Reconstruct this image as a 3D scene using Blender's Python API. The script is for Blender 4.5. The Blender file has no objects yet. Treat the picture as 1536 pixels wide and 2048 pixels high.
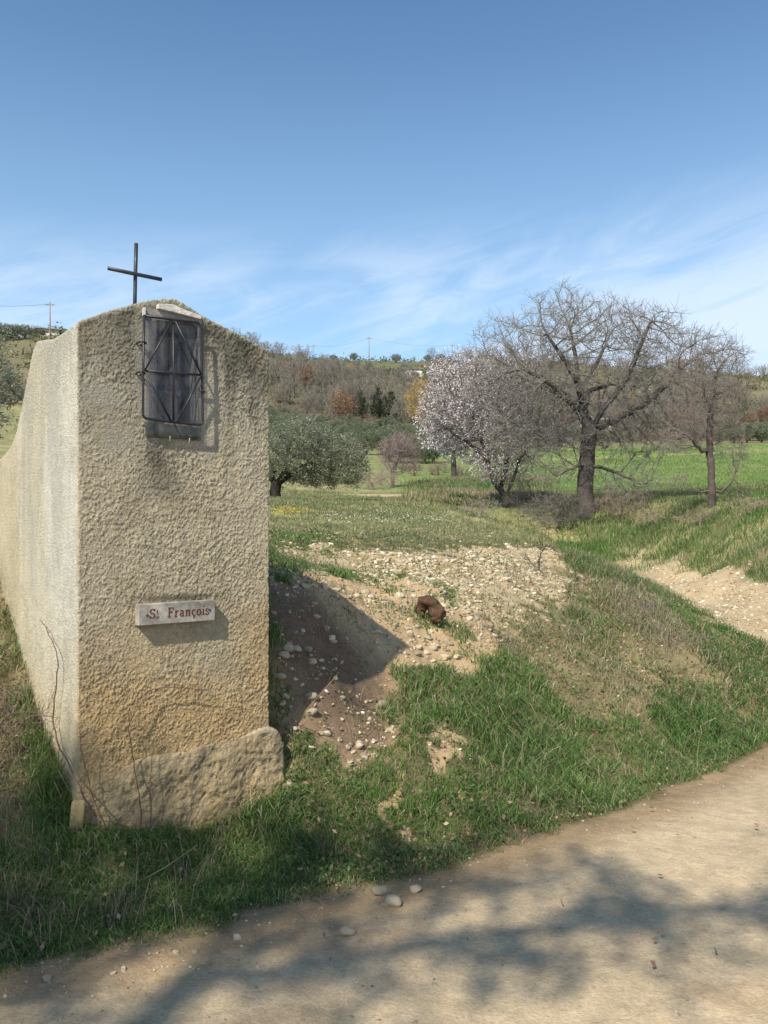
import bpy, math, random
import numpy as np
from mathutils import Vector, Matrix

# ------------------------------------------------------------------ scene, camera, light
SC = bpy.context.scene
COL = SC.collection
F_PX, HOR, CX, EYE = 1650.0, 1090.0, 768.0, 1.6      # focal length, eye level and centre measured on the 1536x2048 photo

cam_data = bpy.data.cameras.new('camera')
cam = bpy.data.objects.new('camera', cam_data)
COL.objects.link(cam)
cam.location = (0, 0, EYE)
cam.rotation_euler = (math.radians(90), 0, 0)
cam_data.sensor_fit = 'VERTICAL'
cam_data.sensor_height = 36.0
cam_data.lens = 36.0 * F_PX / 2048.0
cam_data.shift_y = (HOR - 1024.0) / 2048.0
cam_data.clip_start = 0.05
cam_data.clip_end = 3000
SC.camera = cam

SUN_EL = math.radians(45)
LH = np.array([0.454, 0.891])                       # way the light travels over the ground
SUN_AZ = math.atan2(-LH[0], -LH[1])                 # compass angle of the sun from +Y towards +X
sd = bpy.data.lights.new('sun', 'SUN')
sun = bpy.data.objects.new('sun', sd)
COL.objects.link(sun)
sd.energy = 5.0
sd.angle = math.radians(0.7)
sd.color = (1.0, 0.925, 0.79)
sun.rotation_euler = Vector((LH[0]*math.cos(SUN_EL), LH[1]*math.cos(SUN_EL), -math.sin(SUN_EL))).to_track_quat('-Z', 'Y').to_euler()
sun.location = (-20, -40, 40)

world = bpy.data.worlds.new('World')
SC.world = world
world.use_nodes = True
SC.view_settings.view_transform = 'Standard'
SC.view_settings.look = 'None'
SC.view_settings.gamma = 1
SC.view_settings.exposure = 0.36
SC.cycles.max_bounces = 6
SC.cycles.transparent_max_bounces = 12
SC.cycles.use_denoising = True


class NG:
    """small helper for node graphs"""
    def __init__(s, tree):
        s.t = tree
        s.n = tree.nodes
    def new(s, typ, **kw):
        nd = s.n.new(typ)
        for k, v in kw.items():
            setattr(nd, k, v)
        return nd
    def put(s, sock, v):
        if v is None:
            return
        if isinstance(v, bpy.types.NodeSocket):
            s.t.links.new(v, sock)
        else:
            if isinstance(v, (tuple, list)) and len(v) == 3 and sock.type == 'RGBA':
                v = (*v, 1)
            sock.default_value = v
    def math(s, op, a, b=None, c=None, clamp=False):
        nd = s.new('ShaderNodeMath', operation=op, use_clamp=clamp)
        for i, v in enumerate((a, b, c)):
            s.put(nd.inputs[i], v)
        return nd.outputs[0]
    def noise(s, vec, scale, detail=4, rough=0.55, dist=0.0):
        nd = s.new('ShaderNodeTexNoise')
        s.put(nd.inputs['Vector'], vec)
        nd.inputs['Scale'].default_value = scale
        nd.inputs['Detail'].default_value = detail
        nd.inputs['Roughness'].default_value = rough
        nd.inputs['Distortion'].default_value = dist
        return nd.outputs['Fac']
    def remap(s, v, a, b, c, d, smooth=False):
        nd = s.new('ShaderNodeMapRange')
        if smooth:
            nd.interpolation_type = 'SMOOTHSTEP'
        s.put(nd.inputs['Value'], v)
        for i, x in enumerate((a, b, c, d)):
            nd.inputs[i+1].default_value = x
        return nd.outputs[0]
    def mix(s, fac, a, b, blend='MIX'):
        nd = s.new('ShaderNodeMix', data_type='RGBA', blend_type=blend)
        s.put(nd.inputs[0], fac)
        s.put(nd.inputs[6], a)
        s.put(nd.inputs[7], b)
        return nd.outputs[2]
    def scalecol(s, col, fac):
        cb = s.new('ShaderNodeCombineColor')
        for i in range(3):
            s.put(cb.inputs[i], fac)
        return s.mix(1.0, col, cb.outputs[0], 'MULTIPLY')


def build_world():
    g = NG(world.node_tree)
    for n in list(g.n):
        g.n.remove(n)
    out = g.new('ShaderNodeOutputWorld')
    bg = g.new('ShaderNodeBackground')
    sky = g.new('ShaderNodeTexSky', sky_type='NISHITA')
    sky.sun_disc = False
    sky.sun_elevation = SUN_EL
    sky.sun_rotation = SUN_AZ
    sky.air_density = 1.0
    sky.dust_density = 0.4
    sky.ozone_density = 1.6
    sky.altitude = 300
    tc = g.new('ShaderNodeTexCoord')
    sep = g.new('ShaderNodeSeparateXYZ')
    g.put(sep.inputs[0], tc.outputs['Generated'])
    x, y, z = sep.outputs
    el = z
    # cirrus: streaks drawn out sideways, rising to the right
    az = g.math('ARCTAN2', x, y)
    cmb = g.new('ShaderNodeCombineXYZ')
    g.put(cmb.inputs[0], g.math('MULTIPLY', az, 1.7))
    g.put(cmb.inputs[1], g.math('MULTIPLY', g.math('SUBTRACT', el, g.math('MULTIPLY', az, 0.22)), 7.0))
    g.put(cmb.inputs[2], 3.7)
    n1 = g.noise(cmb.outputs[0], 1.3, 7, 0.55, 0.7)
    n2 = g.noise(cmb.outputs[0], 4.0, 6, 0.6, 1.2)
    wisp = g.math('ADD', g.math('MULTIPLY', n1, 0.72), g.math('MULTIPLY', n2, 0.28))
    bias = g.remap(az, -0.5, 0.5, 0.02, 0.11)
    w = g.remap(g.math('ADD', wisp, bias), 0.42, 0.64, 0.0, 1.0, True)
    band = g.math('MULTIPLY', g.remap(g.math('SUBTRACT', el, g.math('MULTIPLY', az, 0.14)), 0.35, 0.19, 0.0, 1.0, True), g.remap(el, 0.0, 0.1, 0.6, 1.0, True))
    w = g.math('MULTIPLY', w, band)
    lw = g.remap(g.math('ADD', g.math('MULTIPLY', n2, 0.4), g.math('MULTIPLY', n1, 0.6)), 0.36, 0.62, 0.0, 0.8, True)
    lw = g.math('MULTIPLY', lw, g.remap(g.math('SUBTRACT', el, g.math('MULTIPLY', az, 0.06)), 0.385, 0.27, 0.0, 1.0, True))
    w = g.math('MAXIMUM', w, lw)
    haze = g.remap(el, 0.6, 0.0, 0.0, 0.66, True)
    col = g.mix(1.0, sky.outputs[0], (0.93, 1.17, 1.26), 'MULTIPLY')
    col = g.mix(haze, col, (4.5, 6.6, 8.8))
    col = g.mix(g.math('MULTIPLY', w, 0.75), col, (6.2, 7.1, 8.3))
    g.put(bg.inputs[0], col)
    bg.inputs[1].default_value = 0.106
    g.put(out.inputs[0], bg.outputs[0])
build_world()

# ------------------------------------------------------------------ numeric helpers
RS = np.random.RandomState(7)
random.seed(7)

def _hash(ix, iy, iz, seed):
    h = (ix.astype(np.int64)*374761393 + iy.astype(np.int64)*668265263 + iz.astype(np.int64)*2147483647 + seed*974634777) & 0xffffffff
    h = ((h ^ (h >> 13)) * 1274126177) & 0xffffffff
    h = ((h ^ (h >> 16)) * 2246822519) & 0xffffffff
    h = h ^ (h >> 15)
    return (h & 0xffffff) / float(0xffffff)

def vnoise(x, y, z=0.0, seed=0):
    x = np.asarray(x, float); y = np.asarray(y, float); z = np.asarray(z, float) + 0*x
    fx, fy, fz = np.floor(x), np.floor(y), np.floor(z)
    ix, iy, iz = fx.astype(np.int64), fy.astype(np.int64), fz.astype(np.int64)
    u, v, w = x-fx, y-fy, z-fz
    u = u*u*u*(u*(u*6-15)+10); v = v*v*v*(v*(v*6-15)+10); w = w*w*w*(w*(w*6-15)+10)
    r = 0
    for dx in (0, 1):
        for dy in (0, 1):
            for dz in (0, 1):
                r = r + (u if dx else 1-u)*(v if dy else 1-v)*(w if dz else 1-w)*_hash(ix+dx, iy+dy, iz+dz, seed)
    return r*2-1

def fbm(x, y, z=0.0, seed=0, octv=4, gain=0.5):
    a, s, t = 1.0, 0.0, 0.0
    for i in range(octv):
        s = s + a*vnoise(np.asarray(x)*2**i, np.asarray(y)*2**i, np.asarray(z)*2**i, seed+i*17)
        t += a
        a *= gain
    return s/t

def sstep(a, b, x):
    t = np.clip((np.asarray(x, float)-a)/(b-a), 0, 1)
    return t*t*(3-2*t)

def ray(px, py):
    return (px-CX)/F_PX, -(py-HOR)/F_PX

def at(px, py, Y):
    rx, rz = ray(px, py)
    return rx*Y, Y, EYE + rz*Y

# ------------------------------------------------------------------ terrain height
CP = [  # photo x, photo y, metres away
    (157,1655,3.9),(560,1625,4.45),(300,1700,4.0),(430,1690,4.15),(0,1720,3.6),(0,1500,4.15),(75,1450,4.45),(0,1290,4.8),(0,1160,5.26),
    (600,1475,4.73),(545,1410,4.75),(700,1405,5.25),(770,1345,5.7),(830,1292,6.2),(600,1190,5.6),(540,1190,5.5),(650,1290,5.2),(545,1290,5.05),
    (600,1132,7.0),(750,1127,7.8),(900,1115,8.5),(1050,1104,10),(1150,1108,10.5),
    (750,1205,6.6),(850,1215,6.9),(1000,1185,7.8),(1100,1180,8.6),
    (1200,1162,9.5),(1260,1235,8.2),(1330,1290,7.7),(1420,1308,7.8),(1500,1335,7.9),
    (800,1450,5.05),(900,1400,5.6),(1000,1350,6.2),(1100,1300,6.9),(900,1550,4.75),(1000,1500,5.3),(1150,1450,6.0),(1200,1380,6.5),
    (1300,1400,6.8),(1450,1400,7.2),(1200,1550,5.5),(700,1650,4.3),(620,1560,4.5),(700,1520,4.8),
    (1536,1260,9.2),(1400,1215,11.5),(1300,1165,14),(1230,1142,16.5),
    (1100,1078,20),(1000,1052,22),(900,1052,15),(700,1062,12),(1000,1068,12.5),(700,1003,22),(560,1007,25),(540,1062,11),(900,1012,22),(950,1032,20),
    (1536,1185,11),(1536,1100,12.5),(1536,1030,14.5),(1400,1160,14),(1400,1090,15.5),(1420,1012,17.5),(1300,1132,16.5),(1300,1080,18),
    (1300,1015,20),(1170,1088,20),(1170,1028,21.5),(1010,1015,24),(1080,1022,23),
    (1536,1000,20),(1200,980,32),(1536,930,45),(1200,930,50),(1536,888,75),(1200,892,80),(900,962,40),(785,972,38),(900,930,60),
    (700,986,34),(700,962,45),
    (700,905,75),(700,865,100),(650,850,112),(850,845,120),(700,752,190),(700,724,230),(600,722,230),(850,728,240),(1000,722,240),
    (1200,745,260),(1400,772,270),(1536,790,280),(1750,805,280),(1300,850,125),(1536,850,125),(1750,850,125),
    (0,770,90),(0,698,110),(120,672,120),(-250,690,110),(450,705,170),(540,716,200),(0,830,65),(0,905,38),(540,850,95),(300,800,90),(1000,850,120),
]
XYZ = [at(*c) for c in CP]
XYZ += [(-3.5,5,1.35),(-4,6.5,1.95),(-3,4,.55),(-5,4,.95),(-2.5,6.5,1.8),(-1.5,5.6,1.5),(-8,6,1.7),(-10,12,3.0),(-4,12,2.3),(-1.2,7.5,1.55),
        (3.4,13.5,1.15),(2.9,11.8,1.2),(5.5,7.9,.25),(7,7,.05),(8,9,.9),(10,12,2.4),(7,10.3,1.1),(4.6,20,1.45),(12,20,3.2),(14,9,1.6),
        (-2,2,.0),(0,0,0),(4,0,0),(-4,-3,0),(8,3,0),(3,4,0),(-12,-6,0),(0,-20,0),(20,-10,0),(-25,0,2),(20,5,.4),(30,-30,0),(-30,-40,0),(0,-45,0),
        (0,330,45),(-150,330,40),(200,360,40),(0,700,10),(500,600,10),(-500,600,10),(-300,200,30),(300,200,25),(-200,60,18),(200,60,12),(-200,-60,0),(250,-60,0),(600,0,0),(-600,0,0),(0,-600,0)]
XYZ = np.array(XYZ)
def _phi(r):
    return np.sqrt(r*r + 0.16)
_P = XYZ[:, :2]
_D = np.sqrt(((_P[:, None]-_P[None])**2).sum(-1))
_n = len(_P)
_A = np.zeros((_n+3, _n+3))
_A[:_n, :_n] = _phi(_D) - np.eye(_n)*0.012
_A[:_n, _n] = 1; _A[:_n, _n+1:] = _P; _A[_n, :_n] = 1; _A[_n+1:, :_n] = _P.T
_W = np.linalg.solve(_A, np.concatenate([XYZ[:, 2], [0, 0, 0]]))

EX = np.array([-60,-12,-6,-3,-1.46,-.7,.08,.9,1.7,3.0,4.4,6,8,12,30,80.])
EY = np.array([-26,-3.9,.45,2.12,2.96,3.40,3.83,4.47,5.15,6.44,7.15,7.5,7.5,7.4,8,10.])
TRK = np.array([(12,6.2),(7,7.2),(5.3,8.0),(4.5,9.2),(4.35,11.5),(4.5,14),(4.62,16.5),(4.6,20),(3.8,25),(1.8,30),(-.4,32.5),(-3,39),(-9,48)])

def edge_y(x):
    return np.interp(x, EX, EY)

def seg_dist(x, y, P):
    x = np.asarray(x, float); y = np.asarray(y, float)
    best = np.full(x.shape, 1e9)
    for a, b in zip(P[:-1], P[1:]):
        d = b-a
        t = np.clip(((x-a[0])*d[0]+(y-a[1])*d[1])/(d@d), 0, 1)
        best = np.minimum(best, np.hypot(x-a[0]-t*d[0], y-a[1]-t*d[1]))
    return best

def height(x, y, fine=True):
    x = np.asarray(x, float); y = np.asarray(y, float)
    shp = x.shape
    xf, yf = x.ravel(), y.ravel()
    z = np.empty(len(xf))
    for i in range(0, len(xf), 60000):
        xx, yy = xf[i:i+60000], yf[i:i+60000]
        r = np.sqrt((xx[:, None]-_P[None, :, 0])**2 + (yy[:, None]-_P[None, :, 1])**2)
        z[i:i+60000] = _phi(r) @ _W[:_n] + _W[_n] + _W[_n+1]*xx + _W[_n+2]*yy
    d = (yf-edge_y(xf))*0.8
    wob = vnoise(xf*1.1, yf*1.1, seed=5)*0.12
    b = sstep(-0.05, 0.75, d+wob)
    tr = np.clip(1-seg_dist(xf, yf, TRK)/1.2, 0, 1)
    road = 0.02*vnoise(xf*0.5, yf*0.5, seed=3)
    z = road*(1-b) + np.maximum(z, 0.02)*b
    if fine:
        rough = b*(1-0.7*sstep(0, .6, tr))
        near = np.clip(30/(np.hypot(xf, yf)+8), 0, 1)
        z = z + rough*near*(0.05*fbm(xf*1.6, yf*1.6, seed=11) + 0.022*fbm(xf*6, yf*6, seed=12, octv=3))
        z = z + (1-b)*0.006*fbm(xf*3, yf*3, seed=21, octv=3)
        far = sstep(60, 160, yf)
        z = z + far*1.2*fbm(xf*.05, yf*.05, seed=14)
    return z.reshape(shp)

def hit(px, py, ymin=2.0, ymax=320):
    """the point of the ground that lies behind a photo pixel, and its distance"""
    rx, rz = ray(px, py)
    Y = np.geomspace(ymin, ymax, 900)
    g = height(rx*Y, Y) - (EYE + rz*Y)
    k = np.where((g[:-1] < 0) & (g[1:] >= 0))[0]
    if len(k) == 0:
        return None
    k = k[0]
    t = g[k]/(g[k]-g[k+1])
    y = Y[k]*(1-t)+Y[k+1]*t
    return np.array([rx*y, y, EYE+rz*y])

def poly_world(pts):
    r = []
    for p in pts:
        h = hit(*p)
        if h is not None:
            r.append(h[:2])
    return np.array(r)

def inside(x, y, P):
    x = np.asarray(x); y = np.asarray(y)
    c = np.zeros(x.shape, bool)
    j = len(P)-1
    for i in range(len(P)):
        xi, yi, xj, yj = P[i][0], P[i][1], P[j][0], P[j][1]
        m = ((yi > y) != (yj > y)) & (x < (xj-xi)*(y-yi)/(yj-yi+1e-12)+xi)
        c ^= m
        j = i
    return c

# ------------------------------------------------------------------ mesh helpers
def mesh(name, V, faces, mat, parent=None, smooth=True, col=None, loc=None):
    """V (n,3); faces: list of (m,k) index arrays; col: (n,3) colours kept as attribute 'tint'"""
    me = bpy.data.meshes.new(name)
    V = np.asarray(V, np.float32)
    me.vertices.add(len(V))
    me.vertices.foreach_set('co', V.ravel())
    faces = [np.asarray(f, np.int32) for f in faces if len(f)]
    idx = np.concatenate([f.ravel() for f in faces])
    tot = np.concatenate([np.full(len(f), f.shape[1], np.int32) for f in faces])
    st = np.concatenate([[0], np.cumsum(tot)[:-1]]).astype(np.int32)
    me.loops.add(len(idx))
    me.loops.foreach_set('vertex_index', idx)
    me.polygons.add(len(tot))
    me.polygons.foreach_set('loop_start', st)
    me.polygons.foreach_set('use_smooth', np.full(len(tot), smooth, bool))
    me.update(calc_edges=True)
    if col is not None:
        a = me.color_attributes.new('tint', 'FLOAT_COLOR', 'POINT')
        c = np.ones((len(V), 4), np.float32)
        c[:, :3] = col
        a.data.foreach_set('color', c.ravel())
    if mat is not None:
        me.materials.append(mat)
    o = bpy.data.objects.new(name, me)
    COL.objects.link(o)
    if parent is not None:
        o.parent = parent
    if loc is not None:
        o.location = loc
    return o

def tag(o, label=None, cat=None, group=None, kind=None):
    if label: o['label'] = label
    if cat: o['category'] = cat
    if group: o['group'] = group
    if kind: o['kind'] = kind
    return o

def empty(name, loc=(0, 0, 0), rz=0.0):
    o = bpy.data.objects.new(name, None)
    COL.objects.link(o)
    o.location = loc
    o.rotation_euler = (0, 0, rz)
    o.empty_display_size = 0.2
    return o

def copy_tree(o, parent=None):
    c = o.copy()
    COL.objects.link(c)
    c.parent = parent
    for ch in list(o.children):
        copy_tree(ch, c)
    return c

class MB:
    def __init__(s):
        s.V, s.F, s.C, s.n = [], [], [], 0
    def add(s, V, F, col=None):
        V = np.asarray(V, float)
        s.V.append(V)
        for f in F:
            f = np.asarray(f)
            if len(f):
                s.F.append(f+s.n)
        s.n += len(V)
        if col is not None:
            s.C.append(np.broadcast_to(np.asarray(col, float), (len(V), 3)))
    def tube(s, pts, r, k=8, cap=True, col=None):
        P = np.asarray(pts, float)
        n = len(P)
        r = np.broadcast_to(np.asarray(r, float), (n,))
        T = np.gradient(P, axis=0)
        T /= np.linalg.norm(T, axis=1)[:, None]+1e-12
        up = np.array([0, 0, 1.]) if abs(T[0][2]) < .9 else np.array([1., 0, 0])
        U = np.zeros_like(P)
        u = np.cross(T[0], up); u /= np.linalg.norm(u)
        for i in range(n):
            u = u - T[i]*(u@T[i]); u /= np.linalg.norm(u)
            U[i] = u
        W = np.cross(T, U)
        a = np.arange(k)*2*math.pi/k
        V = P[:, None]+r[:, None, None]*(np.cos(a)[None, :, None]*U[:, None]+np.sin(a)[None, :, None]*W[:, None])
        V = V.reshape(-1, 3)
        i = np.arange(n-1)[:, None]*k
        j = np.arange(k)[None]
        q = np.stack([i+j, i+(j+1) % k, i+k+(j+1) % k, i+k+j], -1).reshape(-1, 4)
        F = [q]
        if cap:
            F += [np.arange(k)[::-1][None], (np.arange(k)+(n-1)*k)[None]]
        s.add(V, F, col)
    def hexa(s, c, col=None):
        """box from 8 corners: bottom 4 then top 4, both counter-clockwise"""
        F = np.array([(0, 3, 2, 1), (4, 5, 6, 7), (0, 1, 5, 4), (1, 2, 6, 5), (2, 3, 7, 6), (3, 0, 4, 7)])
        s.add(c, [F], col)
    def box(s, x0, x1, y0, y1, z0, z1, col=None):
        s.hexa([(x0, y0, z0), (x1, y0, z0), (x1, y1, z0), (x0, y1, z0), (x0, y0, z1), (x1, y0, z1), (x1, y1, z1), (x0, y1, z1)], col)
    def build(s, name, mat, parent=None, smooth=False, loc=None):
        by = {}
        for f in s.F:
            by.setdefault(f.shape[1], []).append(f)
        return mesh(name, np.concatenate(s.V), [np.concatenate(v) for v in by.values()], mat, parent, smooth,
                    np.concatenate(s.C) if s.C else None, loc)

# ------------------------------------------------------------------ materials
def mat(name, base, rough=0.9, tones=(), bumps=(), tint=False, spec=0.25, metal=0.0, translucent=0.0, coord='Object', jitter=None):
    """tones: (scale, low factor, high factor, detail); bumps: (scale, distance, detail); tint reads the colour attribute"""
    m = bpy.data.materials.new(name)
    m.use_nodes = True
    g = NG(m.node_tree)
    bs = g.n['Principled BSDF']
    out = g.n['Material Output']
    tc = g.new('ShaderNodeTexCoord')
    v = tc.outputs[coord]
    if tint:
        at_ = g.new('ShaderNodeAttribute', attribute_name='tint')
        c = at_.outputs['Color']
        if base is not None:
            c = g.mix(1.0, c, base, 'MULTIPLY')
    else:
        rgb = g.new('ShaderNodeRGB')
        rgb.outputs[0].default_value = (*base, 1)
        c = rgb.outputs[0]
    for (sc, lo, hi, det) in tones:
        f = g.remap(g.noise(v, sc, det, 0.6, 0.3), 0.28, 0.72, lo, hi)
        c = g.scalecol(c, f)
    if jitter:
        oi = g.new('ShaderNodeObjectInfo')
        c = g.scalecol(c, g.remap(oi.outputs['Random'], 0, 1, jitter[0], jitter[1]))
    g.put(bs.inputs['Base Color'], c)
    bs.inputs['Roughness'].default_value = rough
    bs.inputs['Specular IOR Level'].default_value = spec
    bs.inputs['Metallic'].default_value = metal
    nrm = None
    for (sc, dist, det) in bumps:
        b = g.new('ShaderNodeBump')
        b.inputs['Strength'].default_value = 1.0
        b.inputs['Distance'].default_value = dist
        g.put(b.inputs['Height'], g.noise(v, sc, det, 0.6, 0.4))
        if nrm is not None:
            g.put(b.inputs['Normal'], nrm)
        nrm = b.outputs[0]
    if nrm is not None:
        g.put(bs.inputs['Normal'], nrm)
    if translucent > 0:
        tr = g.new('ShaderNodeBsdfTranslucent')
        g.put(tr.inputs[0], c)
        mx = g.new('ShaderNodeMixShader')
        mx.inputs[0].default_value = translucent
        g.put(mx.inputs[1], bs.outputs[0])
        g.put(mx.inputs[2], tr.outputs[0])
        g.put(out.inputs[0], mx.outputs[0])
    return m

M_ground = mat('ground_soil', None, 0.95, tones=((9, .8, 1.18, 6), (70, .8, 1.18, 4)), bumps=((14, .012, 5), (110, .004, 4)), tint=True, spec=.15)
M_stone = mat('pebble_stone', None, 0.8, tones=((25, .8, 1.15, 4),), bumps=((60, .002, 3),), tint=True, spec=.3)
M_stone_obj = mat('limestone', (.54, .455, .32), 0.8, tones=((18, .75, 1.15, 4), (90, .9, 1.1, 2)), bumps=((50, .003, 4),), jitter=(.5, 1.12), spec=.3)
M_grass = mat('grass_blade', None, 0.6, tint=True, translucent=.35, spec=.3)
M_leaf = mat('leaf', None, 0.55, tint=True, translucent=.38, spec=.45)
M_petal = mat('blossom_petal', None, 0.6, tint=True, translucent=.3, spec=.2)
M_litter = mat('dead_leaf', None, 0.8, tint=True, translucent=.15, spec=.2)
M_bark = mat('grey_bark', None, 0.9, tones=((6, .75, 1.2, 4), (40, .7, 1.2, 3)), bumps=((30, .01, 4),), tint=True, spec=.15)
M_stucco = mat('roughcast_render', None, 0.95, tones=((3.2, .9, 1.1, 5), (28, .86, 1.12, 4)), bumps=((85, .012, 3), (260, .003, 2)), tint=True, spec=.12)
M_plinth = mat('foundation_stone', None, 0.95, tones=((5, .8, 1.15, 5), (45, .8, 1.15, 4)), bumps=((18, .015, 5), (90, .009, 4)), tint=True, spec=.12)
M_iron = mat('painted_iron', (.022, .022, .025), 0.42, tones=((60, .7, 1.6, 4),), bumps=((160, .0012, 3),), spec=.5, metal=.3)
M_rod = mat('dark_steel_rod', (.035, .04, .05), 0.45, tones=((40, .7, 1.4, 3),), bumps=((140, .0012, 3),), spec=.5, metal=.3)
M_mortar = mat('grey_mortar', (.30, .285, .25), 0.9, tones=((8, .6, 1.2, 5), (60, .8, 1.15, 4)), bumps=((60, .003, 4),))
M_white = mat('white_filler', (.60, .575, .52), 0.85, tones=((22, .6, 1.15, 5),), bumps=((40, .006, 5),))
M_marble = mat('weathered_marble', (.37, .335, .28), 0.65, tones=((9, .35, 1.4, 6), (50, .75, 1.15, 4)), bumps=((90, .001, 3),), spec=.4)
M_letter = mat('red_brown_paint', (.11, .028, .018), 0.7, tones=((120, .7, 1.3, 2),))
M_statue = mat('statuette_plaster', (.34, .32, .32), 0.7, tones=((40, .7, 1.2, 3),))
M_wall = mat('house_wall', (.62, .58, .5), 0.9, tones=((1.5, .9, 1.08, 3),))
M_roof = mat('roof_tile', (.33, .27, .22), 0.9, tones=((6, .7, 1.2, 3),))
M_dark = mat('window_dark', (.05, .05, .06), 0.3, spec=.5)
M_pole = mat('pole_wood', (.26, .23, .2), 0.9, tones=((4, .8, 1.1, 3),))

# ------------------------------------------------------------------ ground
POLY_BARE = poly_world([(541,1165),(640,1150),(800,1160),(900,1210),(1000,1270),(930,1340),(830,1345),(760,1395),(800,1440),(780,1525),(700,1535),(620,1510),(548,1470)])
POLY_STONY = poly_world([(480,1088),(700,1098),(900,1100),(1080,1095),(1150,1125),(1140,1185),(1050,1225),(985,1280),(900,1335),(800,1300),(700,1190),(480,1165)])
POLY_DRY = poly_world([(930,1150),(1160,1120),(1250,1180),(1330,1300),(1290,1440),(1180,1450),(1090,1350),(960,1280)])
POLY_DRY2 = poly_world([(1190,1110),(1250,1140),(1320,1200),(1420,1290),(1340,1330),(1230,1240)])
POLY_GAP = poly_world([(872,1450),(900,1440),(895,1540),(885,1600),(866,1560)])
POLY_LEFT = np.array([(-1.55,3.7),(-2.0,3.55),(-3.2,4.0),(-4.5,5.5),(-4.5,8),(-3.0,8),(-2.4,5.4)])
POLY_GAP2 = poly_world([(785,1600),(825,1590),(820,1680),(795,1690)])

def cover(x, y):
    """0..1 how green and how dry the ground is at a place, and masks of the bare parts"""
    x = np.asarray(x, float); y = np.asarray(y, float)
    e = (y-edge_y(x))*.8
    wob = 0.16*fbm(x*2.2, y*2.2, seed=31)
    road = 1-sstep(0.02, 0.14, e+wob)
    wx = x+.2*fbm(x*1.7, y*1.7, seed=35)+.22*fbm(x*6, y*6, seed=32)
    wy = y+.25*fbm(x*1.7, y*1.7, seed=36)+.26*fbm(x*6, y*6, seed=33)
    tr = (1-sstep(.72, 1.02, seg_dist(wx, wy, TRK)*np.clip(1.08-.01*y, .7, 1)))*(1-.93*sstep(15.5, 18.5, y+1.5*fbm(x, y, seed=34))*(1-sstep(30, 31, y)*(1-sstep(32.5, 33.5, y))))
    bare = inside(wx, wy, POLY_BARE) | inside(wx, wy, POLY_GAP) | inside(wx, wy, POLY_GAP2)
    stony = inside(wx+.25*vnoise(x*11, y*11, seed=37), wy+.3*vnoise(x*11, y*11, seed=38), POLY_STONY)
    dry = inside(wx, wy, POLY_DRY) | inside(wx, wy, POLY_DRY2) | inside(wx, wy, POLY_LEFT)
    return road, tr, bare, stony, dry

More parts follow.
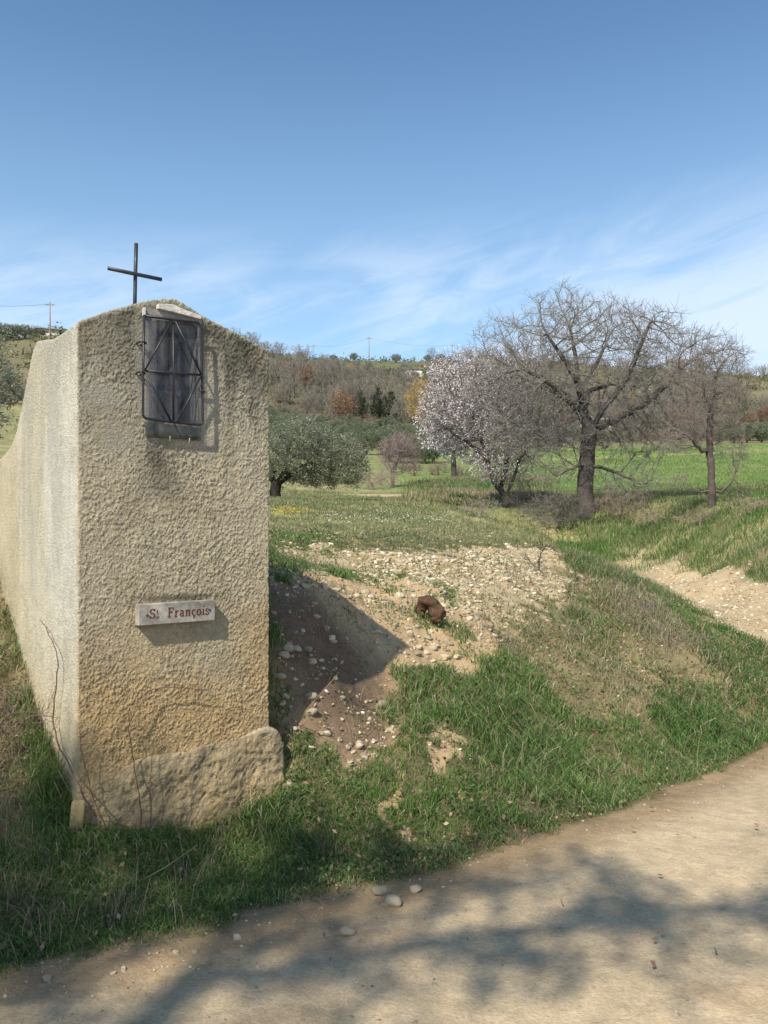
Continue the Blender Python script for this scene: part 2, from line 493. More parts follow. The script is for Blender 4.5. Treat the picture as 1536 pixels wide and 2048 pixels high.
def build_ground():
    tt = np.concatenate([np.linspace(-1.6, -.62, 40)[:-1], np.linspace(-.62, .62, 520), np.linspace(.62, 1.6, 40)[1:]])
    yy = np.concatenate([-np.geomspace(700, 2, 60), np.linspace(-1.5, 2.2, 12), np.geomspace(2.35, 26, 440), np.geomspace(26.3, 900, 240)])
    W = np.where(yy > 2, yy, 2+np.abs(yy-2))
    X = tt[None]*W[:, None]
    Y = np.repeat(yy[:, None], len(tt), 1)
    Z = height(X, Y)
    x, y = X.ravel(), Y.ravel()
    road, tr, bare, stony, dry = cover(x, y)
    n1 = fbm(x*.9, y*.9, seed=41)
    n2 = fbm(x*3.5, y*3.5, seed=42)
    n3 = fbm(x*.06, y*.06, seed=43)
    def C(r, g, b): return np.array([r, g, b])
    earth = C(.33, .235, .135)[None]*(1+.25*n2[:, None])
    under = C(.115, .10, .05)[None]*(1+.35*n2[:, None])
    c = under.copy()
    k = sstep(-.1, .5, n2)[:, None]
    c = c*(1-.5*k)+earth*.5*k
    # grass-covered plateau and field
    mead = sstep(9, 13, y)[:, None]
    mcol = C(.21, .205, .095)[None]*(1+.3*n2[:, None]) + C(.09, .06, .03)[None]*sstep(0.05, .5, n1)[:, None]
    c = c*(1-mead)+mcol*mead
    fld = (sstep(21, 27, y)*(1-sstep(70, 88, y)))[:, None]*sstep(-4, 5, x)[:, None]
    fk = sstep(-.3, .4, fbm(x*.12, y*.35, seed=48))[:, None]
    fcol = (C(.19, .235, .08)[None]*fk+C(.13, .205, .05)[None]*(1-fk))*(1+.15*n1[:, None]+.12*n2[:, None])
    stripe = np.exp(-((y-62-.12*x+3*n3)/1.6)**2)[:, None]*sstep(8, 16, x)[:, None]
    fcol = fcol*(1-stripe*.7)+C(.33, .29, .14)[None]*stripe*.7
    c = c*(1-fld)+fcol*fld
    hill = sstep(68, 95, y)[:, None]
    hcol = C(.17, .15, .085)[None]*(1+.3*fbm(x*.12, y*.12, seed=44)[:, None])
    gk = sstep(-.1, .25, fbm(x*.03, y*.03, seed=45))[:, None]
    hcol = hcol*(1-gk)+C(.125, .135, .065)[None]*gk
    c = c*(1-hill)+hcol*hill
    # earth slope with orange cut on the left hill
    cut = np.exp(-((x+38)/9)**2-((y-84)/7)**2)[:, None]
    c = c*(1-cut)+C(.42, .27, .14)[None]*cut
    s = stony.astype(float)[:, None]
    c = c*(1-s)+((C(.43, .34, .215)[None]*(1-k)+C(.24, .19, .10)[None]*k)*(1+.25*n2[:, None]))*s
    b = bare.astype(float)[:, None]
    shadow_tone = np.exp(-((x+.45)/.62)**4-((y-5.25)/.62)**4)[:, None]  # shrine's shadow painted into the soil: bare earth darkened where it falls
    c = c*(1-b)+(C(.40, .285, .165)[None]*(1-shadow_tone)+C(.14, .095, .065)[None]*shadow_tone)*(1+.22*n2[:, None])*b
    d = (dry & ~bare & ~stony).astype(float)[:, None]*.7
    c = c*(1-d)+C(.22, .18, .095)[None]*(1+.3*n2[:, None])*d
    fb = (sstep(9.5, 11, y)*sstep(.28, .34, x/np.maximum(y, 1))*(1-sstep(24, 27, y))*sstep(.15, .45, fbm(x*.9, y*.9, seed=51)))[:, None]*.8
    c = c*(1-fb)+C(.22, .165, .09)[None]*(1+.25*n2[:, None])*fb
    tcol = C(.40, .31, .19)[None]*(1+.22*n2[:, None]+.1*n1[:, None])
    c = c*(1-tr[:, None])+tcol*tr[:, None]
    # main road: pale worn lanes, browner crumbly edge
    e = (y-edge_y(x))*.8
    edge = sstep(-.42, -.05, e+.1*n2)[:, None]
    pale = C(.445, .35, .228)[None]*(1+.10*fbm(x*1.3, y*1.3, seed=46)[:, None]+.10*n2[:, None])
    spot = sstep(.05, .45, fbm(x*1.6, y*2.4, seed=47))[:, None]
    pale = pale*(1-.55*spot)+C(.38, .27, .165)[None]*.55*spot
    rc = pale*(1-edge)+C(.27, .195, .115)[None]*(1+.25*n2[:, None])*edge
    c = c*(1-road[:, None])+rc*road[:, None]
    nr, nc = X.shape
    i = (np.arange(nr-1)[:, None]*nc+np.arange(nc-1)[None])
    q = np.stack([i, i+1, i+nc+1, i+nc], -1).reshape(-1, 4)
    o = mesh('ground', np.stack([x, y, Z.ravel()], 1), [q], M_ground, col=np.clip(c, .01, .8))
    tag(o, kind='structure')
build_ground()

# ------------------------------------------------------------------ shrine
P0 = np.array([at(157, 1090, 3.9)[0], 3.9])
UV = np.array([1.353, 1.0]); UV /= np.linalg.norm(UV)       # along the front face, to the right and away
NV = np.array([UV[1], -UV[0]])                              # out of the front face, towards the road

def S(u, n, z):
    p = P0+UV*u+NV*n
    return np.array([p[0], p[1], z])

def face(px, py, off=0.0):
    """point of the plane `off` metres in front of the shrine's face, as (u, z)"""
    rx, rz = ray(px, py)
    d = np.array([rx, 1.0])
    t = ((P0+NV*off)@NV)/(d@NV)
    return float((d*t-P0)@UV), EYE+rz*t

def side(px, py):
    """point of the left flank plane, as (metres behind the front, z)"""
    rx, rz = ray(px, py)
    d = np.array([rx, 1.0])
    t = (P0@UV)/(d@UV)
    return float(-((d*t-P0)@NV)), EYE+rz*t

def prism_u(outline_wz, u0, u1):
    """closed prism: outline in (behind, z), swept across u0..u1"""
    V = [S(u0, -w, z) for w, z in outline_wz]+[S(u1, -w, z) for w, z in outline_wz]
    n = len(outline_wz)
    F = [np.array([[i, (i+1) % n, n+(i+1) % n, n+i] for i in range(n)]), np.arange(n)[::-1][None], (np.arange(n)+n)[None]]
    return V, F

def prism_n(outline_uz, n0, n1):
    V = [S(u, n0, z) for u, z in outline_uz]+[S(u, n1, z) for u, z in outline_uz]
    n = len(outline_uz)
    F = [np.array([[i, (i+1) % n, n+(i+1) % n, n+i] for i in range(n)]), np.arange(n)[::-1][None], (np.arange(n)+n)[None]]
    return V, F

def fix_normals(o):
    import bmesh
    bm = bmesh.new(); bm.from_mesh(o.data)
    bmesh.ops.triangulate(bm, faces=[f for f in bm.faces if len(f.verts) > 4])
    bmesh.ops.recalc_face_normals(bm, faces=bm.faces[:])
    bm.to_mesh(o.data); bm.free()

def evaluated(objs, cutters, voxel):
    """join hulls, carve the cutters, voxel remesh; returns vertices, faces, normals"""
    base = objs[0]
    for c in objs[1:]:
        md = base.modifiers.new('u', 'BOOLEAN'); md.operation = 'UNION'; md.solver = 'EXACT'; md.object = c
    for c in cutters:
        md = base.modifiers.new('d', 'BOOLEAN'); md.operation = 'DIFFERENCE'; md.solver = 'EXACT'; md.object = c
    md = base.modifiers.new('r', 'REMESH'); md.mode = 'VOXEL'; md.voxel_size = voxel; md.adaptivity = 0
    dg = bpy.context.evaluated_depsgraph_get()
    dg.update()
    me = bpy.data.meshes.new_from_object(base.evaluated_get(dg))
    n = len(me.vertices)
    V = np.empty(n*3, np.float32); me.vertices.foreach_get('co', V); V = V.reshape(-1, 3).astype(float)
    N = np.empty(n*3, np.float32); me.vertices.foreach_get('normal', N); N = N.reshape(-1, 3).astype(float)
    k = len(me.polygons)
    tot = np.empty(k, np.int32); me.polygons.foreach_get('loop_total', tot)
    st = np.empty(k, np.int32); me.polygons.foreach_get('loop_start', st)
    li = np.empty(len(me.loops), np.int32); me.loops.foreach_get('vertex_index', li)
    F = []
    for t in (3, 4):
        m = tot == t
        if m.any():
            F.append(li[st[m][:, None]+np.arange(t)[None]])
    bpy.data.meshes.remove(me)
    for o in objs+cutters:
        d = o.data
        bpy.data.objects.remove(o)
        bpy.data.meshes.remove(d)
    return V, F, N

shrine = empty('wayside_shrine', tuple(S(.5, -.4, 0)))
tag(shrine, 'tall roughcast roadside shrine with gabled top, iron grille and name plaque', 'shrine')
SH0 = np.array(shrine.location)

def local(V):
    return np.asarray(V)-SH0

_a, _b, _c = .7, .5, .9
ROT = np.array(Matrix.Rotation(_a, 3, 'X') @ Matrix.Rotation(_b, 3, 'Y') @ Matrix.Rotation(_c, 3, 'Z'))
def tilted(V):
    return V @ ROT.T

def build_shrine():
    top = [face(157, 643), face(215, 622), face(290, 603), face(330, 597), face(350, 598), face(368, 607), face(405, 631), face(470, 664), face(538, 700)]
    W_ = top[-1][0]
    outline = [(0, -.15)]+top+[(W_, -.15)]
    a = mesh('h', *prism_n(outline, 0.0, -.74), None); fix_normals(a)
    # the wing that flares out behind the left flank
    prof = [side(75, 682), side(66, 700), side(58, 740), side(46, 800), side(33, 860), side(22, 893), side(0, 918), side(-40, 930)]
    prof = [(max(0.05, w), z) for w, z in prof]
    wing = [(.1, -.15), (.1, 2.6)]+prof+[(3.2, 1.95), (3.2, -.15)]
    b = mesh('h', *prism_u(wing, 0.0005, .42), None); fix_normals(b)
    # niche
    al = [face(312, 843, -.0), face(312, 665, 0), face(318, 648, 0), face(333, 638, 0), face(350, 636, 0), face(370, 641, 0), face(388, 652), face(395, 668), face(395, 852)]
    c = mesh('h', *prism_n(al, .2, -.30), None); fix_normals(c)
    V, F, N = evaluated([a, b], [c], .0056)
    u = (V[:, :2]-P0)@UV
    n = (V[:, :2]-P0)@NV
    z = V[:, 2]
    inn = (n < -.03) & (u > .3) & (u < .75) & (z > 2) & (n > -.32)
    # relief
    fr = sstep(-.05, -.0, n)
    pat = np.clip(sstep(.62, .35, np.hypot((u-.13)/.35+.25*(z-2.2), (z-2.12)/.42)), 0, 1)*0  # kept flat at 0: see flat patches below
    flat = 0*u
    for (cu, cz, ru, rz, a_) in ((face(200,800)[0], face(200,800)[1], .10, .08, .9), (face(225,870)[0], face(225,870)[1], .08, .1, .8), (face(420,800)[0], face(420,800)[1], .03, .12, .9),
                                 (face(282,740)[0], face(282,740)[1], .035, .28, 1), (face(418,880)[0], face(418,880)[1], .05, .12, .9), (face(350,606)[0], face(350,620)[1], .16, .03, .6)):
        w = np.exp(-(((u-cu+.02*vnoise(u*20, z*20, seed=2))/ru)**2+((z-cz)/rz)**2)**1.5)
        flat = np.maximum(flat, w*a_*fr)
    low = sstep(1.0, .55, z)
    Q = tilted(V)
    Q = Q+.006*np.stack([vnoise(Q[:, 0]*30, Q[:, 1]*30, Q[:, 2]*30, 40+i_) for i_ in range(3)], 1)
    p1 = vnoise(Q[:, 0]*63, Q[:, 1]*63, Q[:, 2]*63, 1)+.25*vnoise(Q[:, 1]*90+9, Q[:, 2]*90, Q[:, 0]*90, 3)
    p2 = vnoise(Q[:, 0]*36, Q[:, 1]*36, Q[:, 2]*36, 2)
    worm = 1.7*np.exp(-(p1/.2)**2)-.7
    amp = np.where(n > -.02, 1.0, .28)
    d = amp*(.0027*worm+.0008*p2)*(1-.85*flat)*(1+.35*vnoise(Q[:, 0]*5, Q[:, 1]*5, Q[:, 2]*5, 4))
    d += .004*fbm(V[:, 0]*3, V[:, 1]*3, V[:, 2]*3, 5)+.0022*fbm(V[:, 0]*11, V[:, 1]*11, V[:, 2]*11, 6)*(1+2*low)
    d += .016*sstep(.75, .35, z)*fbm(V[:, 0]*5, V[:, 1]*5, V[:, 2]*5, 8)
    d = np.where(inn, .0006*p1, d)
    V2 = V+N*d[:, None]
    # weathering
    base = np.array([.455, .39, .275])
    ochre = np.array([.46, .315, .15])
    pale = np.array([.53, .485, .375])
    grey = np.array([.345, .32, .26])
    c = np.tile(base, (len(V), 1))
    def mixc(c, k, col):
        k = np.clip(k, 0, 1)[:, None]
        return c*(1-k)+np.asarray(col)*k
    nn = fbm(u*3, z*3, n*3, 60)
    na = fbm(u*9, z*9, n*9, 61)
    k = sstep(1.45, .65, z+.35*nn+.12*na)*.85
    c = mixc(c, k, ochre)
    c = mixc(c, sstep(1.8, 2.5, z+.3*nn)*.65, grey)
    c = mixc(c, amp*fr*sstep(.2, -.7, worm)*.20, np.array([.19, .155, .10]))
    # dark lichen below the coping and streaks running down
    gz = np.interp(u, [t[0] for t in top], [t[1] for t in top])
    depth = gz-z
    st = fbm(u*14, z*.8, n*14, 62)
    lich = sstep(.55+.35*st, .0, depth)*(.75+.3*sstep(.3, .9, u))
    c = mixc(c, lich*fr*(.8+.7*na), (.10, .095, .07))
    c = mixc(c, sstep(-.05, .4, st+.4*na)*.35*fr*sstep(.9, 2.2, z), (.2, .185, .145))
    gx, gzz = face(315, 915)
    c = mixc(c, np.exp(-((u-gx+.01)/.055)**2-((z-gzz)/.09)**2)*.85*(1+.5*na), (.08, .075, .06))
    c = mixc(c, np.exp(-((u-gx-.05)/.1)**2-((z-gzz+.12)/.16)**2)*.5*(1+.8*na), (.15, .135, .1))
    gx2, gz2 = face(350, 1196)
    c = mixc(c, np.exp(-((u-gx2)/.22)**4-((z-gz2)/.022)**2)*.8, (.07, .065, .05))
    c = mixc(c, flat*.7, (.31, .29, .24))
    c = mixc(c, sstep(.18, .5, fbm(u*4+7, z*5, n*4, 65))*.35*fr, (.30, .245, .16))
    # the left flank: paler, with vertical wash streaks
    fl = sstep(.06, .0, u)*sstep(-.0, -.03, n)
    sf = fbm(n*4.5+.6*vnoise(n*3, z*2, seed=9), z*.7, 0*z, 64)
    cf = mixc(c*0+pale, sstep(-.2, .5, sf)*.7, (.56, .535, .45))
    cf = mixc(cf, sstep(.2, -.6, sf)*.6, (.46, .395, .26))
    cf = mixc(cf, sstep(-.5, -1.5, n)*.5, (.50, .42, .26))
    cf = mixc(cf, sstep(1.5, .4, z+.3*nn)*.5, (.48, .39, .22))
    cf = mixc(cf, sstep(.1, .6, na)*.4, (.38, .35, .27))
    cf = mixc(cf, sstep(.05, .4, fbm(n*6+3, z*.9, 0*z, 66))*sstep(1.0, 2.0, z)*.5, (.36, .345, .30))
    cf = mixc(cf, sstep(1.1, .5, z)*.4, (.52, .44, .28))
    cf = mixc(cf, sstep(2.35, 2.75, z+.1*na)*.35, (.32, .30, .24))
    c = c*(1-fl[:, None])+cf*fl[:, None]
    c = mixc(c, sstep(.03, .0, depth)*(.55)*(n < .02), (.47, .45, .36))
    c = mixc(c, sstep(.5, .25, z)*.35, (.27, .2, .12))
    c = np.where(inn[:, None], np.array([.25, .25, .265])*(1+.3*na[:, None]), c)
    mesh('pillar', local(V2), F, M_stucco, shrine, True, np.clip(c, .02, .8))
    # foundation block
    x0 = face(178, 1545)[0]
    ov = [(x0+.0, -.2), (x0+.01, .38), (x0+.05, .49), (.28, .53), (.45, .545), (.75, .575), (W_+.0, .60), (W_+.05, .575), (W_+.085, .5), (W_+.09, .3), (W_+.06, -.2)]
    a = mesh('h', *prism_n(ov, .012, -.70), None); fix_normals(a)
    V, F, N = evaluated([a], [], .008)
    Q = tilted(V)
    d = .020*fbm(Q[:, 0]*6, Q[:, 1]*6, Q[:, 2]*6, 70)+.009*fbm(Q[:, 0]*16, Q[:, 1]*16, Q[:, 2]*16, 71)+.005*(1-1.8*np.abs(vnoise(*(tilted(V)*44).T, 73)))
    V2 = V+N*d[:, None]
    na = fbm(V[:, 0]*7, V[:, 1]*7, V[:, 2]*7, 72)
    c = np.array([.37, .285, .17])*(1+.3*na[:, None])
    c = mixc(c, sstep(.0, .4, na)*.6*sstep(.5, .2, V[:, 2]), (.43, .31, .14))
    c = mixc(c, sstep(.0, -.4, na)*.5, (.17, .15, .11))
    c = mixc(c, sstep(.56, .6, V[:, 2])*.4, (.42, .40, .33))
    c = mixc(c, sstep(.45, .15, V[:, 2]+.12*na)*.45, (.24, .175, .10))
    o = mesh('foundation', local(V2), F, M_plinth, shrine, True, np.clip(c, .02, .8))
    o['label'] = 'rough bulging stone foundation under the render'

build_shrine()

def box_on_face(mb, px0, py0, px1, py1, o0, o1, p2=None, p3=None):
    """slab whose front corners match photo corners: (px0,py0) top left, p2 top right, (px1,py1) bottom right, p3 bottom left"""
    q = [(px0, py0), p2 or (px1, py0), (px1, py1), p3 or (px0, py1)]
    f = [face(x, y, o1) for x, y in q]
    V = [S(u, o1, z) for u, z in f]+[S(u, o0, z) for u, z in f]
    F = np.array([(0, 1, 2, 3), (7, 6, 5, 4), (0, 4, 5, 1), (1, 5, 6, 2), (2, 6, 7, 3), (3, 7, 4, 0)])
    mb.add(local(V), [F])

def soften(o, w, seg=2):
    md = o.modifiers.new('bevel', 'BEVEL')
    md.width = w; md.segments = seg; md.limit_method = 'ANGLE'

def glass_mat():
    m = bpy.data.materials.new('dusty_glass')
    m.use_nodes = True
    g = NG(m.node_tree)
    for n in list(g.n):
        if n.type == 'BSDF_PRINCIPLED':
            g.n.remove(n)
    out = g.n['Material Output']
    tr = g.new('ShaderNodeBsdfTransparent'); tr.inputs[0].default_value = (.86, .86, .88, 1)
    df = g.new('ShaderNodeBsdfDiffuse')
    tc = g.new('ShaderNodeTexCoord')
    mp = g.new('ShaderNodeMapping'); mp.inputs['Scale'].default_value = (1, 1, .08)
    g.put(mp.inputs[0], tc.outputs['Object'])
    st = g.noise(mp.outputs[0], 34, 2, .5, .2)
    cl = g.noise(tc.outputs['Object'], 9, 4, .6, .3)
    df.inputs[0].default_value = (.30, .295, .29, 1)
    gl = g.new('ShaderNodeBsdfGlossy'); gl.inputs['Roughness'].default_value = .12; gl.inputs[0].default_value = (.9, .92, 1, 1)
    m1 = g.new('ShaderNodeMixShader')
    dust = g.math('ADD', g.math('MULTIPLY', g.remap(st, .5, .8, .0, .22), g.remap(cl, .4, .65, 0, 1.0)), g.remap(cl, .2, .9, .02, .10))
    g.put(m1.inputs[0], dust); g.put(m1.inputs[1], tr.outputs[0]); g.put(m1.inputs[2], df.outputs[0])
    fr = g.new('ShaderNodeFresnel'); fr.inputs[0].default_value = 1.5
    m2 = g.new('ShaderNodeMixShader')
    g.put(m2.inputs[0], g.math('MULTIPLY', fr.outputs[0], .32)); g.put(m2.inputs[1], m1.outputs[0]); g.put(m2.inputs[2], gl.outputs[0])
    g.put(out.inputs[0], m2.outputs[0])
    return m
M_glass = glass_mat()

def build_niche():
    # smooth mortar surround (four strips round the opening), the glass sheet, the loose cover strip below
    mb = MB()
    box_on_face(mb, 291, 614, 313, 872, .004, .010, (313, 618), (290, 868))
    mb.build('mortar_strip', M_mortar, shrine)
    mb = MB()
    box_on_face(mb, 313, 616, 402, 644, .004, .0095, (402, 632), (313, 640))
    mb.build('mortar_strip', M_mortar, shrine)
    mb = MB()
    box_on_face(mb, 396, 634, 403, 874, .004, .010, (403, 636), (397, 874))
    mb.build('mortar_strip', M_mortar, shrine)
    mb = MB()
    box_on_face(mb, 290, 844, 402, 881, .004, .012, (402, 856), (291, 872))
    o = mb.build('sill_strip', mat('mossy_board', (.085, .09, .055), .85, tones=((12, .5, 1.6, 4), (60, .8, 1.2, 3)), bumps=((50, .002, 3),)), shrine)
    mb = MB()
    box_on_face(mb, 291, 628, 401, 875, .020, .024, (401, 645), (291, 866))
    o = mb.build('glass_pane', M_glass, shrine)
    # white filler
    mb = MB()
    pts = [face(317, 607, .03), (face(345, 608, .03)), (face(372, 620, .03)), face(403, 631, .03), face(403, 639, .03), (face(370, 630, .03)), face(317, 617, .03)]
    V = [S(u, .030, z) for u, z in pts]+[S(u, -.01, z) for u, z in pts]
    n = len(pts)
    mb.add(local(V), [np.arange(n)[None], (np.arange(n)+n)[::-1][None], np.array([[i, n+i, n+(i+1) % n, (i+1) % n] for i in range(n)])])
    o = mb.build('white_filler_patch', M_white, shrine); soften(o, .003)
    mb = MB()
    box_on_face(mb, 288, 614, 292, 630, .0, .03)
    o = mb.build('white_filler_patch', M_white, shrine); soften(o, .002)
    # hooks under the sheet
    for (px, py) in ((339, 877), (378, 881)):
        u, z = face(px, py, .02)
        mb = MB()
        mb.tube([local(S(u, -.02, z-.012)), local(S(u, .022, z-.012)), local(S(u, .027, z-.006)), local(S(u, .027, z+.012))], .0016, 6)
        mb.build('hook', M_white, shrine, True)

    # grille
    off = .052
    def G(px, py, o=off):
        u, z = face(px, py, o)
        return S(u, o, z)
    tl, tr_, br, bl = np.array([289.5, 632.]), np.array([401, 645.5]), np.array([405.5, 850.5]), np.array([286, 836.])
    def corner(a, c, b, r=9, n=6):
        d1 = (a-c)/np.linalg.norm(a-c); d2 = (b-c)/np.linalg.norm(b-c)
        p, q = c+d1*r, c+d2*r
        return [(1-t)**2*p+2*t*(1-t)*c+t*t*q for t in np.linspace(0, 1, n)]
    loop = [tl+(2, 0)]+[np.array((340., 638.5))]+corner(tl, tr_, br)+[np.array((404, 750.))]+corner(tr_, br, bl)+[np.array((345, 844.))]+corner(br, bl, tl)+[np.array((286.5, 740.)), np.array((288.5, 630.))]
    mb = MB()
    mb.tube([local(G(*p)) for p in loop], .0062, 10)
    grille = mb.build('grille', M_iron, shrine, True)
    grille['label'] = 'dark iron grille with diamond bars over the niche'
    tc_, bc, lm, rm = (347, 640), (347, 846), (289, 742), (403, 750)
    for a, b in ((tc_, bc), (lm, rm)):
        m2 = MB(); m2.tube([local(G(*a)), local(G((a[0]+b[0])/2, (a[1]+b[1])/2)), local(G(*b))], .0058, 8)
        m2.build('bar', M_iron, grille, True)
    for a, b in (((344, 642), lm), ((351, 642), rm), (lm, (343, 844)), (rm, (354, 845))):
        m2 = MB(); m2.tube([local(G(*a, .058)), local(G(*b, .058))], .0048, 8)
        m2.build('diagonal_bar', M_iron, grille, True)
    for (px, py) in ((288, 684), (287, 744)):
        m2 = MB()
        u, z = face(px, py, off)
        pts = [local(S(u-.022, -.02, z)), local(S(u-.016, .045, z)), local(S(u, .062, z)), local(S(u+.012, .05, z-.004)), local(S(u+.004, .02, z-.006)), local(S(u-.004, -.02, z-.006))]
        m2.tube(pts, .0042, 7)
        m2.build('hinge', M_iron, grille, True)
    m2 = MB()
    u, z = face(402, 778, off)
    t = np.linspace(0, 2*math.pi*.9, 14)
    m2.tube([local(S(u-.004+.011*math.cos(a), .06, z+.017*math.sin(a))) for a in t], .003, 6)
    m2.tube([local(S(u-.004, .062, z-.012)), local(S(u+.02, .06, z-.013)), local(S(u+.03, -.02, z-.012))], .0035, 6)
    m2.build('latch', M_iron, grille, True)

build_niche()

def build_cross():
    u0, zb = face(270, 607, -.12)
    def G(px, py, o=-.12):
        u, z = face(px, py, o)
        return local(S(u, o, z))
    mb = MB()
    mb.tube([G(269, 640), G(270, 590), G(271, 540), G(272.5, 487)], .0098, 12)
    c = mb.build('cross', M_rod, shrine, True)
    c['label'] = 'thin dark iron cross on the gable'
    mb = MB()
    mb.tube([G(216, 536.5, -.108), G(270, 548, -.108), G(323, 559, -.108)], .0098, 12)
    mb.build('cross_arm', M_rod, c, True)
build_cross()

def build_plaque():
    mb = MB()
    off = .05
    q = [(278, 1209.5), (431, 1199.5), (429.5, 1240.5), (277, 1252)]
    box_on_face(mb, *q[0], *q[2], -.01, off, q[1], q[3])
    pl = mb.build('plaque', M_marble, shrine)
    pl['label'] = 'grey marble plaque reading St François'
    soften(pl, .003)
    fa = [np.array(face(x, y, off)) for x, y in q]
    def PL(s, t):      # s 0..1 along, t 0..1 up
        top = fa[0]*(1-s)+fa[1]*s
        bot = fa[3]*(1-s)+fa[2]*s
        p = bot*(1-t)+top*t
        return p
    # letters as pen strokes: thick upright, thin across, with feet
    G = {}
    def arc(cx, cy, rx, ry, a0, a1, n=14):
        return [(cx+rx*math.cos(math.radians(a)), cy+ry*math.sin(math.radians(a))) for a in np.linspace(a0, a1, n)]
    G['S'] = (.62, [arc(.31, .74, .22, .22, 25, 180, 10)+arc(.31, .74, .22, .22, 180, 262, 6)+arc(.31, .27, .24, .25, 78, -90, 12)+arc(.31, .27, .24, .25, -90, -160, 6), [(.52, .96), (.52, .76)], [(.08, .04), (.08, .24)]])
    G['t'] = (.40, [[(.16, .9), (.16, .12), (.22, .03), (.34, .05)], [(.02, .64), (.34, .64)]])
    G['F'] = (.66, [[(.18, 0), (.18, 1)], [(.04, .98), (.6, .98), (.6, .78)], [(.18, .52), (.44, .52)], [(.44, .42), (.44, .62)], [(.04, .02), (.34, .02)]])
    G['r'] = (.50, [[(.16, 0), (.16, .64)], [(.04, .63), (.16, .63)], [(.17, .45), (.26, .6), (.38, .64), (.43, .56)], [(.03, .015), (.32, .015)]])
    G['a'] = (.56, [[(.1, .52), (.16, .62), (.28, .65), (.38, .58), (.39, .45), (.39, .1), (.44, .02), (.53, .04)], arc(.24, .18, .15, .17, 60, 300, 12), [(.32, .34), (.39, .38)], [(.31, .04), (.39, .12)]])
    G['n'] = (.64, [[(.15, 0), (.15, .64)], [(.03, .63), (.15, .63)], [(.16, .46), (.27, .61), (.38, .64), (.47, .56), (.48, .4), (.48, 0)], [(.03, .015), (.27, .015)], [(.37, .015), (.6, .015)]])
    G['c'] = (.50, [arc(.27, .32, .19, .31, 40, 320, 16), [(.28, 0), (.27, -.09), (.35, -.15), (.29, -.25), (.19, -.24)]])
    G['o'] = (.56, [arc(.28, .32, .21, .30, 0, 360, 20)])
    G['i'] = (.32, [[(.16, 0), (.16, .64)], [(.04, .63), (.16, .63)], [(.16, .84), (.16, .95)], [(.04, .015), (.29, .015)]])
    G['s'] = (.46, [arc(.23, .49, .14, .14, 30, 180, 8)+arc(.23, .49, .14, .14, 180, 262, 5)+arc(.23, .16, .16, .16, 78, -90, 8)+arc(.23, .16, .16, .16, -90, -160, 5), [(.37, .62), (.37, .5)], [(.08, .03), (.08, .16)]])
    mb = MB()
    ht = .047     # cap height in m
    Lm = np.linalg.norm(fa[1]-fa[0]); Hm = np.linalg.norm(fa[0]-fa[3])
    def stroke(pts, ox, oy, sc, thick=.15, thin=.075):
        pts = np.array(pts, float)
        d = np.gradient(pts, axis=0)
        L = np.linalg.norm(d, axis=1)+1e-9
        w = (thin+(thick-thin)*np.abs(d[:, 1]/L)**1.3)*sc/2
        nrm = np.stack([-d[:, 1]/L, d[:, 0]/L], 1)
        P = np.array([ox, oy])+pts*sc
        A, B = P+nrm*w[:, None], P-nrm*w[:, None]
        V = []
        for z_ in (off+.0012, off-.002):
            for r in (A, B):
                for p in r:
                    s_, t_ = p[0]/Lm, p[1]/Hm
                    u, z = PL(s_, t_)
                    V.append(local(S(u, z_, z)))
        n = len(pts)
        i = np.arange(n-1)
        F = [np.stack([i, i+1, n+i+1, n+i], 1), np.stack([2*n+i, 3*n+i, 3*n+i+1, 2*n+i+1], 1), np.stack([i, 2*n+i, 2*n+i+1, i+1], 1), np.stack([n+i, n+i+1, 3*n+i+1, 3*n+i], 1)]
        mb.add(V, F)
    y0 = Hm*.31
    def flush(name='letter'):
        mb.build(name, M_letter, pl)
        mb.V, mb.F, mb.C, mb.n = [], [], [], 0
    x = Lm*.135
    for ch in G['S'][1]: stroke(ch, x, y0, ht)
    flush()
    x += .62*ht+.006
    for ch in G['t'][1]: stroke(ch, x, y0+ht*.38, ht*.52, .14, .09)
    flush()
    for yy in (.02, .16): stroke([(0, yy), (.32, yy)], x, y0, ht*.9, .06, .06)
    flush('letter_dash')
    x = Lm*.365
    for c in 'François'.replace('ç', 'c'):
        adv, st = G[c]
        first = c == 'c'
        for k, s_ in enumerate(st):
            stroke(s_, x, y0, ht)
        flush()
        x += adv*ht*1.14
    for (s_, t_) in ((.105, .47), (.925, .52)):
        u, z = PL(s_, t_)
        m2 = MB()
        a = np.arange(10)*2*math.pi/10
        m2.tube([local(S(u, off-.004, z)), local(S(u, off+.003, z)), local(S(u, off+.0045, z))], [.006, .006, .003], 10)
        m2.build('screw', M_iron, pl, True)
build_plaque()

